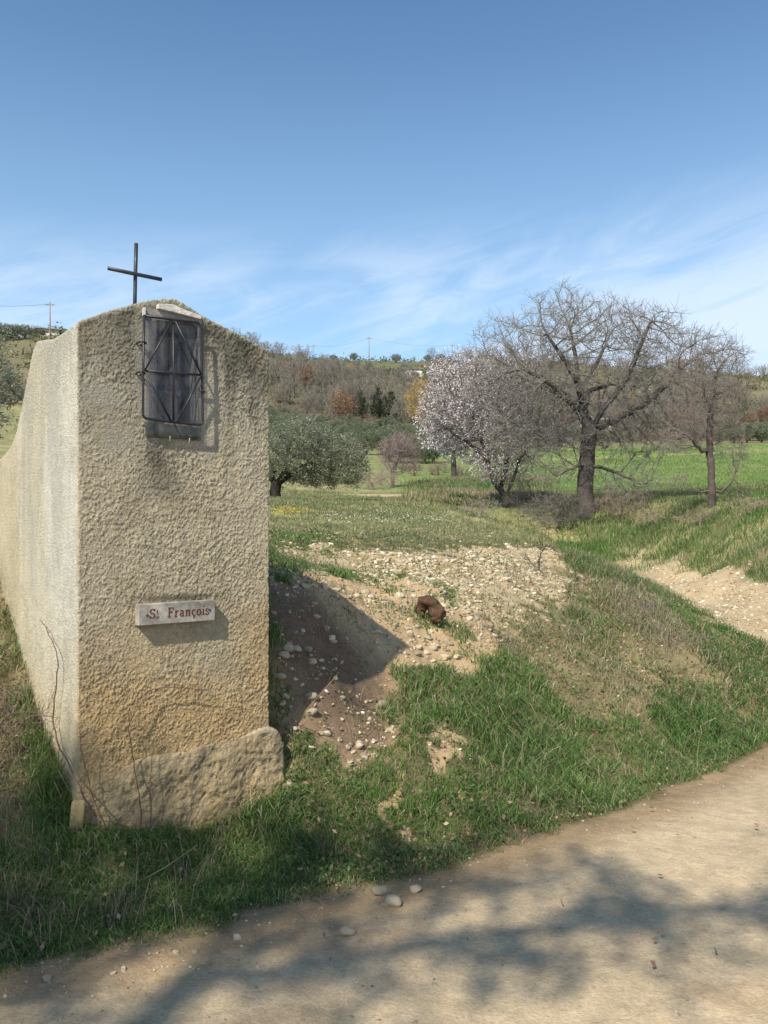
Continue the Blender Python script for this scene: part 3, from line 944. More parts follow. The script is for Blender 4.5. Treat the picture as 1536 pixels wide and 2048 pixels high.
def build_statuette():
    u, z = face(335, 800, -.15)
    zb = face(335, 843)[1]
    loc = S(u+.02, -.14, zb-.005)
    V, F = [], []
    prof = [(.0, 0), (.040, 0), (.042, .012), (.034, .02), (.036, .06), (.032, .12), (.027, .17), (.034, .205), (.036, .225), (.026, .245), (.013, .252), (.012, .262), (.019, .275), (.021, .292), (.017, .308), (.0, .316)]
    k = 20
    a = np.arange(k)*2*math.pi/k
    for r, h in prof:
        V.append(np.stack([r*np.cos(a), r*.75*np.sin(a)*(1+.06*np.cos(5*a)*(h < .2)), np.full(k, h)], 1))
    V = np.concatenate(V)
    i = (np.arange(len(prof)-1)*k)[:, None]; j = np.arange(k)[None]
    F = np.stack([i+j, i+(j+1) % k, i+k+(j+1) % k, i+k+j], -1).reshape(-1, 4)
    o = mesh('statuette', V, [F], M_statue)
    o.location = loc
    o.rotation_euler = (0, 0, math.atan2(UV[1], UV[0]))
    tag(o, 'small grey saint statuette dim behind the grille in the niche', 'statuette')
    for s_ in (-1, 1):
        mb = MB()
        mb.tube([(s_*.033, 0, .222), (s_*.040, -.012, .18), (s_*.022, -.034, .165), (s_*.004, -.036, .185)], [.010, .009, .008, .006], 8)
        mb.build('arm', M_statue, o, True)
build_statuette()

# ------------------------------------------------------------------ trees
def colonize(att, nodes, par, step, kill, infl, iters=120, tropism=(0, 0, 0.05), seed=0):
    rs = np.random.RandomState(seed)
    nodes = [np.array(p, float) for p in nodes]
    par = list(par)
    N = np.array(nodes)
    att = np.asarray(att, float)
    def near(A, B, off):
        d = np.sqrt(((A[:, None]-B[None])**2).sum(-1))
        k = d.argmin(1)
        return d[np.arange(len(A)), k], k+off
    nd, ni = near(att, N, 0)
    trop = np.array(tropism)
    for it in range(iters):
        m = nd < infl
        if not m.any():
            break
        idx = ni[m]
        dirv = att[m]-N[idx]
        dirv /= np.linalg.norm(dirv, axis=1)[:, None]+1e-9
        uq, inv = np.unique(idx, return_inverse=True)
        acc = np.zeros((len(uq), 3))
        np.add.at(acc, inv, dirv)
        acc += rs.normal(0, .28, acc.shape)+trop
        acc /= np.linalg.norm(acc, axis=1)[:, None]+1e-9
        new = N[uq]+acc*step
        off = len(N)
        N = np.concatenate([N, new])
        par += list(uq)
        d2, k2 = near(att, new, off)
        b = d2 < nd
        nd = np.where(b, d2, nd); ni = np.where(b, k2, ni)
        keep = nd > kill
        att, nd, ni = att[keep], nd[keep], ni[keep]
        if len(att) == 0:
            break
    return N, np.array(par)

def radii(N, par, tip, expo=2.3):
    s = np.zeros(len(N))
    ch = np.zeros(len(N), int)
    for i in range(len(N)-1, -1, -1):
        if s[i] == 0:
            s[i] = tip**expo
        p = par[i]
        if p >= 0:
            s[p] += s[i]; ch[p] += 1
    return s**(1/expo), ch

def seg_tubes(A, B, ra, rb, k):
    d = B-A
    L = np.linalg.norm(d, axis=1)[:, None]+1e-9
    T = d/L
    up = np.where(np.abs(T[:, 2:3]) < .9, np.array([[0, 0, 1.]]), np.array([[1., 0, 0]]))
    U = np.cross(T, up); U /= np.linalg.norm(U, axis=1)[:, None]
    W = np.cross(T, U)
    a = np.arange(k)*2*math.pi/k
    ring = np.cos(a)[None, :, None]*U[:, None]+np.sin(a)[None, :, None]*W[:, None]
    V = np.concatenate([A[:, None]+ra[:, None, None]*ring, (B+T*rb[:, None]*.4)[:, None]+rb[:, None, None]*ring], 1).reshape(-1, 3)
    i = (np.arange(len(A))*2*k)[:, None]
    j = np.arange(k)[None]
    F = np.stack([i+j, i+(j+1) % k, i+k+(j+1) % k, i+k+j], -1).reshape(-1, 4)
    return V, F

def twigs(N, par, r, sel, num, length, seed, spread=.9, up=.25, r0=.004):
    """fine twigs of two segments growing on the chosen nodes"""
    rs = np.random.RandomState(seed)
    idx = np.repeat(np.where(sel)[0], num)
    P = N[idx]
    base = P-N[np.maximum(par[idx], 0)]
    base /= np.linalg.norm(base, axis=1)[:, None]+1e-9
    d = base+rs.normal(0, spread, P.shape)*.7+np.array([0, 0, up])
    d /= np.linalg.norm(d, axis=1)[:, None]
    L = length*rs.uniform(.45, 1.2, len(P))[:, None]
    m = P+d*L*.5
    d2 = d+rs.normal(0, .35, P.shape)+np.array([0, 0, up*.6]); d2 /= np.linalg.norm(d2, axis=1)[:, None]
    e = m+d2*L*.5
    d3 = d+rs.normal(0, .6, P.shape); d3 /= np.linalg.norm(d3, axis=1)[:, None]
    f = m+d3*L*.38
    A = np.concatenate([P, m, m]); B = np.concatenate([m, e, f])
    n = len(P)
    ra = np.concatenate([np.full(n, r0), np.full(2*n, r0*.75)]); rb = np.concatenate([np.full(n, r0*.75), np.full(2*n, r0*.35)])
    return A, B, ra, rb, np.concatenate([m, e, f])

def tree_meshes(N, par, r, thick, tw=None, colour=(.16, .135, .115), thin_colour=None, seed=0):
    """splits wood into trunk (thick) and branches; returns two MBs"""
    thin_colour = thin_colour or colour
    tr, cr = MB(), MB()
    k = np.arange(1, len(N)) if par[0] < 0 else np.arange(len(N))
    k = k[np.asarray(par)[k] >= 0]
    A, B = N[par[k]], N[k]
    ra = np.minimum(r[par[k]], r[k]*1.35); rb = r[k]
    big = rb > thick
    for m, mb, kk in ((big, tr, 8),):
        if m.any():
            V, F = seg_tubes(A[m], B[m], ra[m], rb[m], kk)
            mb.add(V, [F], colour)
    for lo, hi, kk in ((.012, thick, 5), (0, .012, 3)):
        m = (~big) & (rb > lo) & (rb <= hi)
        if m.any():
            V, F = seg_tubes(A[m], B[m], ra[m], rb[m], kk)
            w = np.clip((np.repeat(rb[m], 2*kk)/thick), 0, 1)[:, None]
            cr.add(V, [F], np.asarray(colour)*w+np.asarray(thin_colour)*(1-w))
    if tw is not None:
        V, F = seg_tubes(tw[0], tw[1], tw[2], tw[3], 3)
        cr.add(V, [F], thin_colour)
    return tr, cr

def leaves(P, size, width, cols, seed, jitter=.1, up=0.2, hang=0.0, probs=None):
    """one bent leaf (two quads) at each point"""
    rs = np.random.RandomState(seed)
    n = len(P)
    P = P+rs.normal(0, jitter, P.shape)
    d = rs.normal(0, 1, (n, 3)); d[:, 2] = d[:, 2]*.7+up-hang
    d /= np.linalg.norm(d, axis=1)[:, None]
    s = np.cross(d, rs.normal(0, 1, (n, 3))); s /= np.linalg.norm(s, axis=1)[:, None]
    nn = np.cross(d, s)
    L = (size*rs.uniform(.6, 1.3, n))[:, None]
    w = L*width
    V = np.stack([P, P+d*L*.5+s*w*.5+nn*L*.06, P+d*L, P+d*L*.5-s*w*.5+nn*L*.06], 1).reshape(-1, 3)
    F = (np.arange(n)*4)[:, None]+np.arange(4)[None]
    cols = np.asarray(cols, float)
    c = cols[rs.choice(len(cols), n, p=probs)]*rs.uniform(.8, 1.2, (n, 1))
    return V, [F], np.repeat(c, 4, 0)

def lumpy(n, centre, rad, seed, shell=.35, freq=1.1, amp=.35, zmin=None, lobes=None):
    """points inside an uneven crown"""
    rs = np.random.RandomState(seed)
    d = rs.normal(0, 1, (n*3, 3)); d /= np.linalg.norm(d, axis=1)[:, None]
    q = rs.uniform(shell**3, 1, n*3)**(1/3)
    lim = 1+amp*fbm(d[:, 0]*freq+seed, d[:, 1]*freq, d[:, 2]*freq, seed, 3)
    P = d*(q*lim)[:, None]*np.asarray(rad)+np.asarray(centre)
    if zmin is not None:
        P = P[P[:, 2] > zmin]
    return P[:n]

def make_tree(name, label, cat, loc, seeds, att, step, kill, infl, tip, thick, twn=2, twl=.3, twr=.004, colour=(.16, .135, .115),
              thin=None, seed=1, leaf=None, rz=0.0, group=None, scale=1.0, trop=(0, 0, .05), twup=.25, rmax=None, crown_name='crown', flare=1.0, expo=2.3):
    """seeds: list of polylines; the first starts at the base, others start on a node index"""
    nodes, par = [], []
    mp, ws = [], np.random.RandomState(seed+77)
    for start, pts in seeds:
        prev = mp[start] if start >= 0 else -1
        for p in pts:
            p = np.array(p, float)
            if prev >= 0:
                a = nodes[prev]; m = max(1, int(np.linalg.norm(p-a)/(step*1.3)))
                for q in range(1, m):
                    nodes.append(a+(p-a)*q/m+ws.normal(0, step*.13, 3)); par.append(prev); prev = len(nodes)-1
            nodes.append(p); par.append(prev); prev = len(nodes)-1
            mp.append(prev)
    N, par = colonize(att, nodes, par, step, kill, infl, seed=seed, tropism=trop)
    r, ch = radii(N, par, tip, expo)
    if rmax:
        sc_ = rmax/r.max()
        r = np.where(r > tip*2.5, tip*2.5+(r-tip*2.5)*(rmax-tip*2.5)/(r.max()-tip*2.5), r)
    r = r*(1+(flare-1)*np.exp(-np.maximum(N[:, 2], 0)/.18))
    thin_n = r < max(thick*.8, tip*3)
    tw = twigs(N, par, r, thin_n, twn, twl, seed+5, up=twup, r0=twr) if twn else None
    tr, cr = tree_meshes(N, par, r, thick, tw, colour, thin, seed)
    root = empty(name, loc, rz)
    root.scale = (scale,)*3
    tag(root, label, cat, group)
    if tr.n:
        tr.build('trunk', M_bark, root, True)
    cr.build(crown_name, M_bark, root, True)
    if leaf:
        pts = tw[4] if tw is not None else N
        leaf(root, pts, N, r)
    return root

def gz(x, y):
    return float(height(np.array([x]), np.array([y]))[0])

def ground_at(px, Y):
    x = (px-CX)/F_PX*Y
    return (x, Y, gz(x, Y))

# --- the big bare tree on the bank
def hero_tree():
    x, y, z = ground_at(1172, 21.3)
    pm = F_PX/21.3
    def L(px, py, d=0.0):
        return ((px-1172)/pm, d, (1026-py)/pm)
    seeds = [(-1, [(0, 0, -.15), L(1172, 1000), L(1171, 960, .02), L(1174, 920, .03), L(1177, 880), L(1178, 855)]),
             (5, [L(1172, 830, .1), L(1168, 800, .1), L(1166, 765, .15), L(1158, 730, .2), L(1150, 690, .1), L(1140, 650, 0)]),
             (5, [L(1190, 838, -.1), L(1200, 815, -.2), L(1222, 790, -.3), L(1245, 755, -.4), L(1262, 715, -.4), L(1275, 680, -.5), L(1290, 645, -.5)]),
             (5, [L(1195, 850, -.2), L(1222, 838, -.4), L(1250, 822, -.5), L(1285, 800, -.6), L(1320, 770, -.6), L(1350, 735, -.7)]),
             (6, [L(1150, 812, -.2), L(1125, 790, -.4), L(1095, 770, -.5), L(1062, 752, -.6), L(1030, 742, -.6)]),
             (8, [L(1190, 735, .5), L(1215, 695, .8), L(1235, 655, 1.0)]),
             (7, [L(1145, 760, -.4), L(1110, 715, -.7), L(1080, 680, -.9)]),
             (6, [L(1180, 800, .6), L(1200, 760, 1.1), L(1250, 740, 1.4)]),
             (6, [L(1150, 790, .6), L(1110, 750, 1.1), L(1070, 730, 1.4)]),
             (3, [L(1155, 925, -.2), L(1130, 935, -.4), L(1105, 948, -.5)]),
             (3, [L(1200, 930, -.25), L(1235, 948, -.5), L(1270, 965, -.6)]),
             ]
    att = np.concatenate([lumpy(3000, L(1195, 740), (3.35, 2.8, 2.15), 3, .35, 1.3, .35),
                          lumpy(450, L(1060, 750, -.2), (1.2, 1.4, 1.1), 4, .1),
                          lumpy(500, L(1345, 730, -.2), (1.2, 1.4, 1.0), 5, .1),
                          lumpy(260, L(1245, 965, -.3), (.95, .7, .42), 6, .1), lumpy(120, L(1110, 945, -.3), (.6, .5, .3), 7, .1),
                          lumpy(420, L(1065, 865, -.2), (1.15, 1.0, .65), 61, .1), lumpy(420, L(1295, 870, -.2), (1.2, 1.0, .65), 62, .1), lumpy(160, L(1130, 620), (.55, .6, .75), 8, .1), lumpy(120, L(1290, 640), (1.2, .6, .55), 9, .1)])
    t = make_tree('bare_tree', 'large spreading bare grey tree on the grassy bank, widest of the trees', 'tree', (x, y, z), seeds, att, .1, .15, 1.3, .0052, .05,
                  2, .36, .0046, (.085, .074, .066), (.25, .228, .205), seed=11, rmax=.21, flare=1.2, expo=2.1)
    return t
hero_tree()

def small_bare():
    x, y, z = ground_at(1425, 17.3)
    pm = F_PX/17.3
    def L(px, py, d=0.0):
        return ((px-1425)/pm, d, (1012-py)/pm)
    seeds = [(-1, [(0, 0, -.1), L(1423, 980), L(1424, 940, .03), L(1420, 900, .05), L(1418, 860), L(1422, 820), L(1425, 780)]),
             (1, [L(1440, 985, -.05), L(1462, 960, -.1), L(1475, 920, -.1)]),
             (3, [L(1400, 905, -.1), L(1380, 885, -.2), L(1355, 870, -.3)]),
             (1, [L(1400, 985, -.1), L(1380, 975, -.1), L(1355, 960, -.1)])]
    att = np.concatenate([lumpy(650, L(1420, 800), (.95, .9, 1.05), 13, .15, 1.5, .4), lumpy(160, L(1360, 870), (.45, .5, .4), 14, .1),
                          lumpy(130, L(1470, 900), (.35, .4, .5), 15, .1), lumpy(60, L(1360, 965), (.35, .3, .2), 16, .1), lumpy(100, L(1450, 710), (.5, .3, .3), 17, .1),
                          lumpy(50, L(1480, 1000), (.35, .3, .2), 18, .1)])
    make_tree('bare_tree', 'slender reddish bare tree at the right end of the bank', 'tree', (x, y, z), seeds, att, .08, .12, .9, .004, .028,
              3, .26, .0032, (.10, .08, .07), (.24, .20, .17), seed=23, rmax=.085, expo=2.1)
small_bare()

BLOSSOM = [(.80, .74, .75), (.72, .63, .65), (.84, .81, .81), (.5, .40, .42)]
def almond():
    x, y, z = ground_at(1012, 24.0)
    pm = F_PX/24.0
    def L(px, py, d=0.0):
        return ((px-1012)/pm, d, (1015-py)/pm)
    seeds = [(-1, [(0, 0, -.1), L(1010, 995), L(1002, 975)]),
             (1, [L(990, 965), L(975, 930, -.1), L(965, 890, -.2), L(950, 850, -.2), L(935, 810, -.2)]),
             (2, [L(1012, 940, .1), L(1018, 900, .2), L(1010, 850, .2), L(1000, 800, .3), L(985, 760, .3)]),
             (1, [L(1025, 960, -.1), L(1035, 925, -.2), L(1055, 890, -.2), L(1075, 850, 0)]),
             (4, [L(950, 900, -.4), L(915, 880, -.5), L(890, 860, -.5)])]
    att = np.concatenate([lumpy(1400, L(970, 815), (1.85, 1.6, 1.65), 33, .2, 1.5, .35), lumpy(300, L(905, 850), (.9, .8, .75), 34, .1),
                          lumpy(300, L(1075, 860), (1.0, .8, .6), 35, .1), lumpy(420, L(1000, 930, -.3), (1.1, .6, .6), 36, .1), lumpy(160, L(925, 730), (.8, .5, .35), 37, .1)])
    def bl(root, pts, N, r):
        rs = np.random.RandomState(5)
        k = rs.choice(len(pts), 29000)
        dens = vnoise(pts[k][:, 0]*1.8, pts[k][:, 1]*1.8, pts[k][:, 2]*1.8, 9)
        k = k[rs.rand(len(k)) < .75+.45*dens]
        P = np.concatenate([pts[k]]*2)
        V, F, c = leaves(P, .036, .9, BLOSSOM, 6, .02, probs=[.35, .2, .35, .1])
        mb = MB(); mb.add(V, F, c)
        mb.build('blossom', M_petal, root, False)
    make_tree('almond_tree', 'almond tree covered in white pink blossom on the bank left of the large bare tree', 'tree', (x, y, z), seeds, att, .1, .15, 1.1, .005, .035,
              4, .3, .0042, (.07, .06, .055), (.21, .175, .165), seed=35, leaf=bl, rmax=.11, expo=2.1)
    # a second, smaller blossoming tree further off
    x, y, z = ground_at(907, 42)
    seeds = [(-1, [(0, 0, -.1), (.02, 0, .4), (0, 0, .9)])]
    att = lumpy(500, (0, 0, 2.2), (2.1, 1.7, 1.3), 38, .1)
    def bl2(root, pts, N, r):
        rs = np.random.RandomState(8)
        P = pts[rs.choice(len(pts), 3500)]
        V, F, c = leaves(P, .075, .9, BLOSSOM, 9, .03, probs=[.35, .25, .25, .15])
        mb = MB(); mb.add(V, F, c); mb.build('blossom', M_petal, root, False)
    make_tree('almond_tree', 'smaller blossoming tree with a short dark trunk, standing behind in the field', 'tree', (x, y, z), seeds, att, .2, .3, 2, .006, .05,
              2, .4, .006, (.08, .07, .065), (.2, .16, .15), seed=39, leaf=bl2, rmax=.14)
almond()

OLIVE = [(.22, .24, .15), (.29, .31, .21), (.46, .48, .38), (.12, .14, .08)]
def olive_leaf(n, size, seed, jit):
    def f(root, pts, N, r):
        rs = np.random.RandomState(seed)
        P = pts[rs.choice(len(pts), n)]
        V, F, c = leaves(P, size, .24, OLIVE, seed+1, jit, up=.35, probs=[.35, .3, .15, .2])
        mb = MB(); mb.add(V, F, c); mb.build('foliage', M_leaf, root, False)
    return f

def olive_near():
    x, y, z = ground_at(553, 25.5)
    pm = F_PX/25.5
    def L(px, py, d=0.0):
        return ((px-553)/pm, d, (1008-py)/pm)
    seeds = [(-1, [(0, 0, -.1), L(550, 990), L(552, 975)]),
             (2, [L(545, 955), L(552, 930, .2), L(556, 900, .3)]),
             (2, [L(568, 965, -.1), L(590, 950, -.2), L(615, 935, -.2)]),
             (2, [L(570, 955, -.3), L(585, 930, -.6), L(620, 900, -.6)]),
             (2, [L(530, 950, 0), L(500, 930, 0)])]
    att = np.concatenate([lumpy(650, L(602, 918, -.1), (1.5, 1.5, 1.0), 43, .3, 1.3, .25), lumpy(460, L(672, 932, -.2), (1.12, 1.2, .82), 44, .2, 1.3, .25), lumpy(200, L(510, 905), (1.3, 1.2, .9), 45, .2)])
    make_tree('olive_tree', 'round grey-green olive tree with dark forked trunk beside the shrine', 'tree', (x, y, z), seeds, att, .12, .2, 1.4, .006, .04,
              3, .3, .004, (.05, .045, .04), (.12, .12, .09), seed=45, leaf=olive_leaf(42000, .085, 47, .05), rmax=.17)
olive_near()

def small_bare_mid():
    x, y, z = ground_at(785, 37)
    pm = F_PX/37
    def L(px, py, d=0.0):
        return ((px-785)/pm, d, (973-py)/pm)
    seeds = [(-1, [(0, 0, -.1), L(785, 955), L(785, 940)]), (2, [L(775, 920), L(768, 900)]), (2, [L(795, 915), L(805, 895)])]
    att = lumpy(700, L(798, 905), (1.0, .9, .98), 53, .1, 1.5, .3)
    make_tree('bare_tree', 'small pinkish bare tree at the meadow end beside the olive', 'tree', (x, y, z), seeds, att, .1, .16, 1.1, .006, .035,
              3, .35, .006, (.17, .13, .12), (.30, .22, .21), seed=55, rmax=.09)
small_bare_mid()

# --- prototypes for the far trees (one mesh set each, copied below)
def far_proto(kind, seed):
    h = {'bare': 6.5, 'oak': 6.0, 'willow': 8.0, 'ivy': 7.0, 'olive': 3.6, 'brush': 3.0}[kind]
    cfg = {
        'bare': dict(c=(.13, .115, .095), t=(.26, .235, .195), tw=(3, .8, .016), leaf=None),
        'brush': dict(c=(.13, .105, .085), t=(.28, .22, .17), tw=(4, .6, .014), leaf=None),
        'oak': dict(c=(.12, .09, .07), t=(.2, .14, .1), tw=(2, .6, .014), leaf=([(.34, .19, .10), (.27, .14, .075), (.42, .26, .15)], 2600, .2, .7)),
        'willow': dict(c=(.3, .22, .1), t=(.46, .32, .12), tw=(4, .9, .02), leaf=([(.55, .40, .14), (.45, .31, .11)], 2200, .2, .3)),
        'ivy': dict(c=(.1, .09, .08), t=(.2, .17, .15), tw=(2, .7, .016), leaf=([(.04, .06, .022), (.06, .085, .03), (.03, .045, .018)], 3800, .2, .8)),
        'olive': dict(c=(.07, .06, .05), t=(.12, .12, .09), tw=(2, .5, .012), leaf=([(.16, .185, .10), (.21, .24, .145), (.31, .33, .23), (.10, .13, .065)], 5200, .2, .35)),
    }[kind]
    if kind == 'olive':
        att = lumpy(260, (0, 0, 2.1), (1.9, 1.9, 1.45), seed, .2, 1.3, .3); trunk = [(0, 0, -.3), (.05, 0, .3), (0, .05, .8)]
    elif kind == 'willow':
        att = lumpy(300, (0, 0, 4.9), (2.6, 2.4, 3.2), seed, .1, 1.3, .25); trunk = [(0, 0, -.3), (0, 0, .6), (.1, 0, 1.4), (0, 0, 2.2)]
    elif kind == 'brush':
        att = lumpy(260, (0, 0, 1.5), (1.9, 1.7, 1.35), seed, .1, 1.6, .4); trunk = [(0, 0, -.3), (.1, 0, .3)]
    elif kind == 'ivy':
        att = lumpy(230, (0, 0, 4.2), (1.5, 1.5, 2.9), seed, .1, 1.6, .5); trunk = [(0, 0, -.3), (0, 0, .6), (.1, 0, 1.4), (0, 0, 2.2)]
    else:
        att = lumpy(300, (0, 0, 4.0), (2.3, 2.2, 2.6), seed, .15, 1.6, .4); trunk = [(0, 0, -.3), (0, 0, .6), (.12, 0, 1.3), (0, .1, 1.9)]
    def lf(root, pts, N, r):
        cols, n, size, w = cfg['leaf']
        rs = np.random.RandomState(seed+3)
        if kind == 'ivy':
            q = N[rs.choice(len(N), n)]
            keep = vnoise(q[:, 0]*.9, q[:, 1]*.9, q[:, 2]*.6, seed) + (1-q[:, 2]/6.5)*.9 > .05
            q = q[keep]
            V, F, c = leaves(q, size, w, cols, seed+4, .18)
        else:
            q = pts[rs.choice(len(pts), n)]
            V, F, c = leaves(q, size, w, cols, seed+4, .12)
        mb = MB(); mb.add(V, F, c)
        mb.build('foliage', M_leaf, root, False)
    st = .3 if kind != 'olive' else .25
    root = make_tree('x', None, None, (0, 0, 0), [(-1, trunk)], att, st, .5, 3.5, .02, .07, cfg['tw'][0], cfg['tw'][1], cfg['tw'][2], cfg['c'], cfg['t'], seed=seed,
                     leaf=lf if cfg['leaf'] else None, rmax=.2, crown_name='crown')
    return root

PROTO = {}
_first = {}
def far_tree(kind, variant, loc, scale, label, group, name, rz=None, sz=1.0):
    key = (kind, variant)
    if key not in PROTO:
        PROTO[key] = far_proto(kind, 100+variant*7+len(kind)*13)
        o = PROTO[key]
    else:
        o = copy_tree(PROTO[key])
    o.name = name
    o.location = loc
    o.rotation_euler = (0, 0, random.uniform(0, 6.28) if rz is None else rz)
    o.scale = (scale, scale, scale*sz)
    for k in ('label', 'category', 'group'):
        if k in o: del o[k]
    tag(o, label, 'tree', group)
    return o

def on_px(px, py):
    h = hit(px, py, 30)
    return h

rf = random.Random(3)
# the named ones
def place(kind, var, px, py_base, Y, hpx, label, name, sz=1.0, group=None):
    if group:
        if group.startswith('bare trees of'):
            size = 'tall' if hpx > 68 else ('low' if hpx < 45 else 'middling')
            z_ = ('just right of the shrine', 'round the russet oak', 'behind the ivy-covered trees', 'under the yellow tree', 'behind the large bare tree', 'near the right photo edge')[int(np.searchsorted([640, 715, 800, 885, 1240], px))]
            label = size+' leafless tree of the hillside thicket '+z_
            group = group+' '+z_
        elif group.startswith('olive trees of'):
            z_ = ('nearest the shrine', 'above the near olive crown', 'above the small pinkish tree', 'left of the almond trees', 'beyond the field at right')[int(np.searchsorted([620, 720, 800, 960], px))]
            label = ('olive tree in the front rows of the far grove ' if Y < 80 else 'olive tree in the back rows of the far grove ')+z_
            group = group+' '+z_
        elif group.startswith('olive trees on'):
            z_ = 'on the hilltop left of the shrine' if px < 300 else ('on the slope right of the shrine top' if px < 680 else 'below the ridge near the utility pole')
            label = 'small rounded olive tree '+z_
            group = 'olive trees '+z_
        elif group.startswith('bare trees along'):
            z_ = 'on the left hilltop' if px < 300 else ('between the shrine and the ridge pole' if px < 738 else ('right of the ridge pole' if px < 960 else ('seen through the large bare tree' if px < 1330 else 'over the right end of the far wood')))
            label = 'leafless grey skyline tree '+z_
            group = 'skyline trees '+z_
        elif group.startswith('brown brush'):
            z_ = 'above the near olive' if px < 780 else ('left of the almond trees' if px < 935 else 'behind the green field')
            label = 'low brown leafless brush '+z_
            group = 'brush '+z_
    x, y, z = ground_at(px, Y)
    H = {'bare': 6.6, 'oak': 6.4, 'willow': 8.1, 'ivy': 7.1, 'olive': 3.6, 'brush': 2.9}[kind]
    want = hpx/F_PX*Y
    return far_tree(kind, var, (x, y, z-.1), want/H/sz, label, group, name, sz=sz)

place('oak', 0, 686, 835, 104, 84, 'rounded oak with russet dead leaves in the hillside thicket', 'oak_tree')
place('oak', 1, 612, 790, 128, 62, 'smaller russet oak left of the rounded one, higher on the slope', 'oak_tree')
place('willow', 0, 846, 800, 100, 118, 'tall golden yellow tree at the thicket edge', 'yellow_tree')
place('ivy', 0, 757, 840, 108, 90, 'ivy-covered dark green tree in the middle of the thicket', 'ivy_clad_tree')
place('ivy', 1, 782, 845, 109, 84, 'leaning ivy-covered tree just right of its ivy-covered neighbour', 'ivy_clad_tree')
place('ivy', 0, 722, 835, 110, 76, 'slim ivy-covered tree beside the russet oak', 'ivy_clad_tree', sz=1.3)
# thicket of bare trees
G_TH = 'bare trees of the hillside thicket'
for i in range(165):
    if i < 62:
        px = 545+ (i*37 % 62)/61*330 + rf.uniform(-4, 4); Y = rf.uniform(106, 140); hp = rf.uniform(45, 85)
    elif i < 80:
        px = rf.uniform(540, 900); Y = rf.uniform(140, 200); hp = rf.uniform(20, 36)
    elif i < 94:
        px = rf.uniform(450, 580); Y = rf.uniform(165, 195); hp = rf.uniform(25, 55)
    else:
        px = rf.uniform(880, 1560); Y = rf.uniform(100, 150); hp = rf.uniform(35, 75)
    place('bare', i % 3, px, 0, Y, hp, 'leafless brownish tree among many in the hillside thicket', 'thicket_tree', group=G_TH)
G_OR = 'russet trees beyond the green field'
for i, (px, Y, hp) in enumerate(((1300,112,52),(1345,118,46),(1385,112,50),(1460,116,40),(1500,112,46),(1240,115,44),(1530,118,42),(1130,108,44),(1085,112,40),(560,112,55))):
    place('oak', i % 2, px, 0, Y, hp, 'russet leafed tree in the wood beyond the green field', 'russet_tree', group=G_OR)
G_OG = 'olive trees of the far grove'
k = 0
for row, (Y, n, x0, x1, hp) in enumerate(((62, 7, 740, 870, 50), (72, 9, 560, 900, 48), (82, 12, 540, 910, 42), (92, 12, 540, 920, 38), (101, 14, 540, 930, 34), (84, 6, 1400, 1560, 36), (88, 5, 1040, 1240, 34), (92, 6, 1500, 1620, 36))):
    for j in range(n):
        px = x0+(x1-x0)*(j+rf.uniform(-.2, .2))/(n-1)
        if row == 0 and px < 760: continue
        place('olive', k % 3, px, 0, Y*rf.uniform(.98, 1.02), hp*rf.uniform(.85, 1.15), 'grey-green olive tree among rows of the far grove', 'olive_tree', group=G_OG); k += 1
G_HO = 'olive trees on the hilltops'
for i in range(46):
    if i < 16:
        px = rf.uniform(-60, 175); Y = rf.uniform(108, 122); hp = rf.uniform(28, 44)
        if px > 60 and px < 130: Y += 10; hp *= .6
    else:
        px = rf.uniform(540, 900); Y = rf.uniform(150, 222); hp = rf.uniform(11, 22)*(190/Y)
    place('olive', i % 3, px, 0, Y, hp, 'small rounded olive tree scattered on the upper slope', 'olive_tree', group=G_HO)
for i, (kind, px, Y, hp) in enumerate((('olive', 560, 118, 40), ('olive', 590, 150, 34), ('olive', 640, 122, 34), ('oak', 575, 140, 46), ('olive', 668, 160, 26), ('oak', 905, 112, 50), ('olive', 720, 150, 28), ('willow', 700, 168, 22), ('olive', 795, 160, 26),
                                         ('oak', 640, 172, 22), ('olive', 832, 150, 28), ('olive', 610, 112, 30), ('olive', 1180, 120, 40), ('olive', 1420, 125, 40), ('willow', 1260, 140, 44), ('oak', 1190, 130, 44), ('olive', 1010, 130, 36))):
    place(kind, i % 2 if kind != 'willow' else 0, px, 0, Y, hp, ('dusty green olive', 'russet leafed oak', 'yellowish tree')[('olive', 'oak', 'willow').index(kind)]+' on the hillside, '+
          ('first from the shrine', 'second row near the shrine', 'over the near olive crown', 'russet patch by the shrine edge', 'higher than the russet oak', 'beside the yellow tree', 'above the slim ivy-covered tree', 'near the left slope pole', 'below the ridge pole',
           'high on the slope', 'under the long shed', 'at the thicket foot by the shrine', 'behind the large bare trunk', 'behind the slender tree', 'seen through the large tree', 'left of the pale shed', 'behind the almond blossom')[i], 'hillside_tree')
G_RD = 'bare trees along the ridge'
for i in range(60):
    if i < 12: px = rf.uniform(-40, 190); Y = rf.uniform(124, 132); hp = rf.uniform(24, 36)
    elif i < 34: px = rf.uniform(830, 1540); Y = rf.uniform(225, 262); hp = rf.uniform(20, 34)
    elif i < 44: px = rf.uniform(535, 830); Y = rf.uniform(215, 235); hp = rf.uniform(8, 17)
    else: px = rf.uniform(900, 1560); Y = rf.uniform(160, 230); hp = rf.uniform(22, 40)
    place('bare', i % 3, px, 0, Y, hp, 'leafless grey tree standing along the skyline ridge', 'ridge_tree', group=G_RD)
place('bare', 1, 152, 0, 90, 44, 'small dark bare tree above the shrine roof left of the cross', 'bare_tree')
for i, (px, Y, hp) in enumerate(((10, 74, 60), (45, 78, 50), (-30, 76, 60))):
    place('brush', i % 2, px, 0, Y, hp, ('reddish bare shrub below the orange earth cut', 'bare brown shrub right of the earth cut, at the shrine', 'brown bare shrub at the left photo edge')[i], 'bare_shrub')
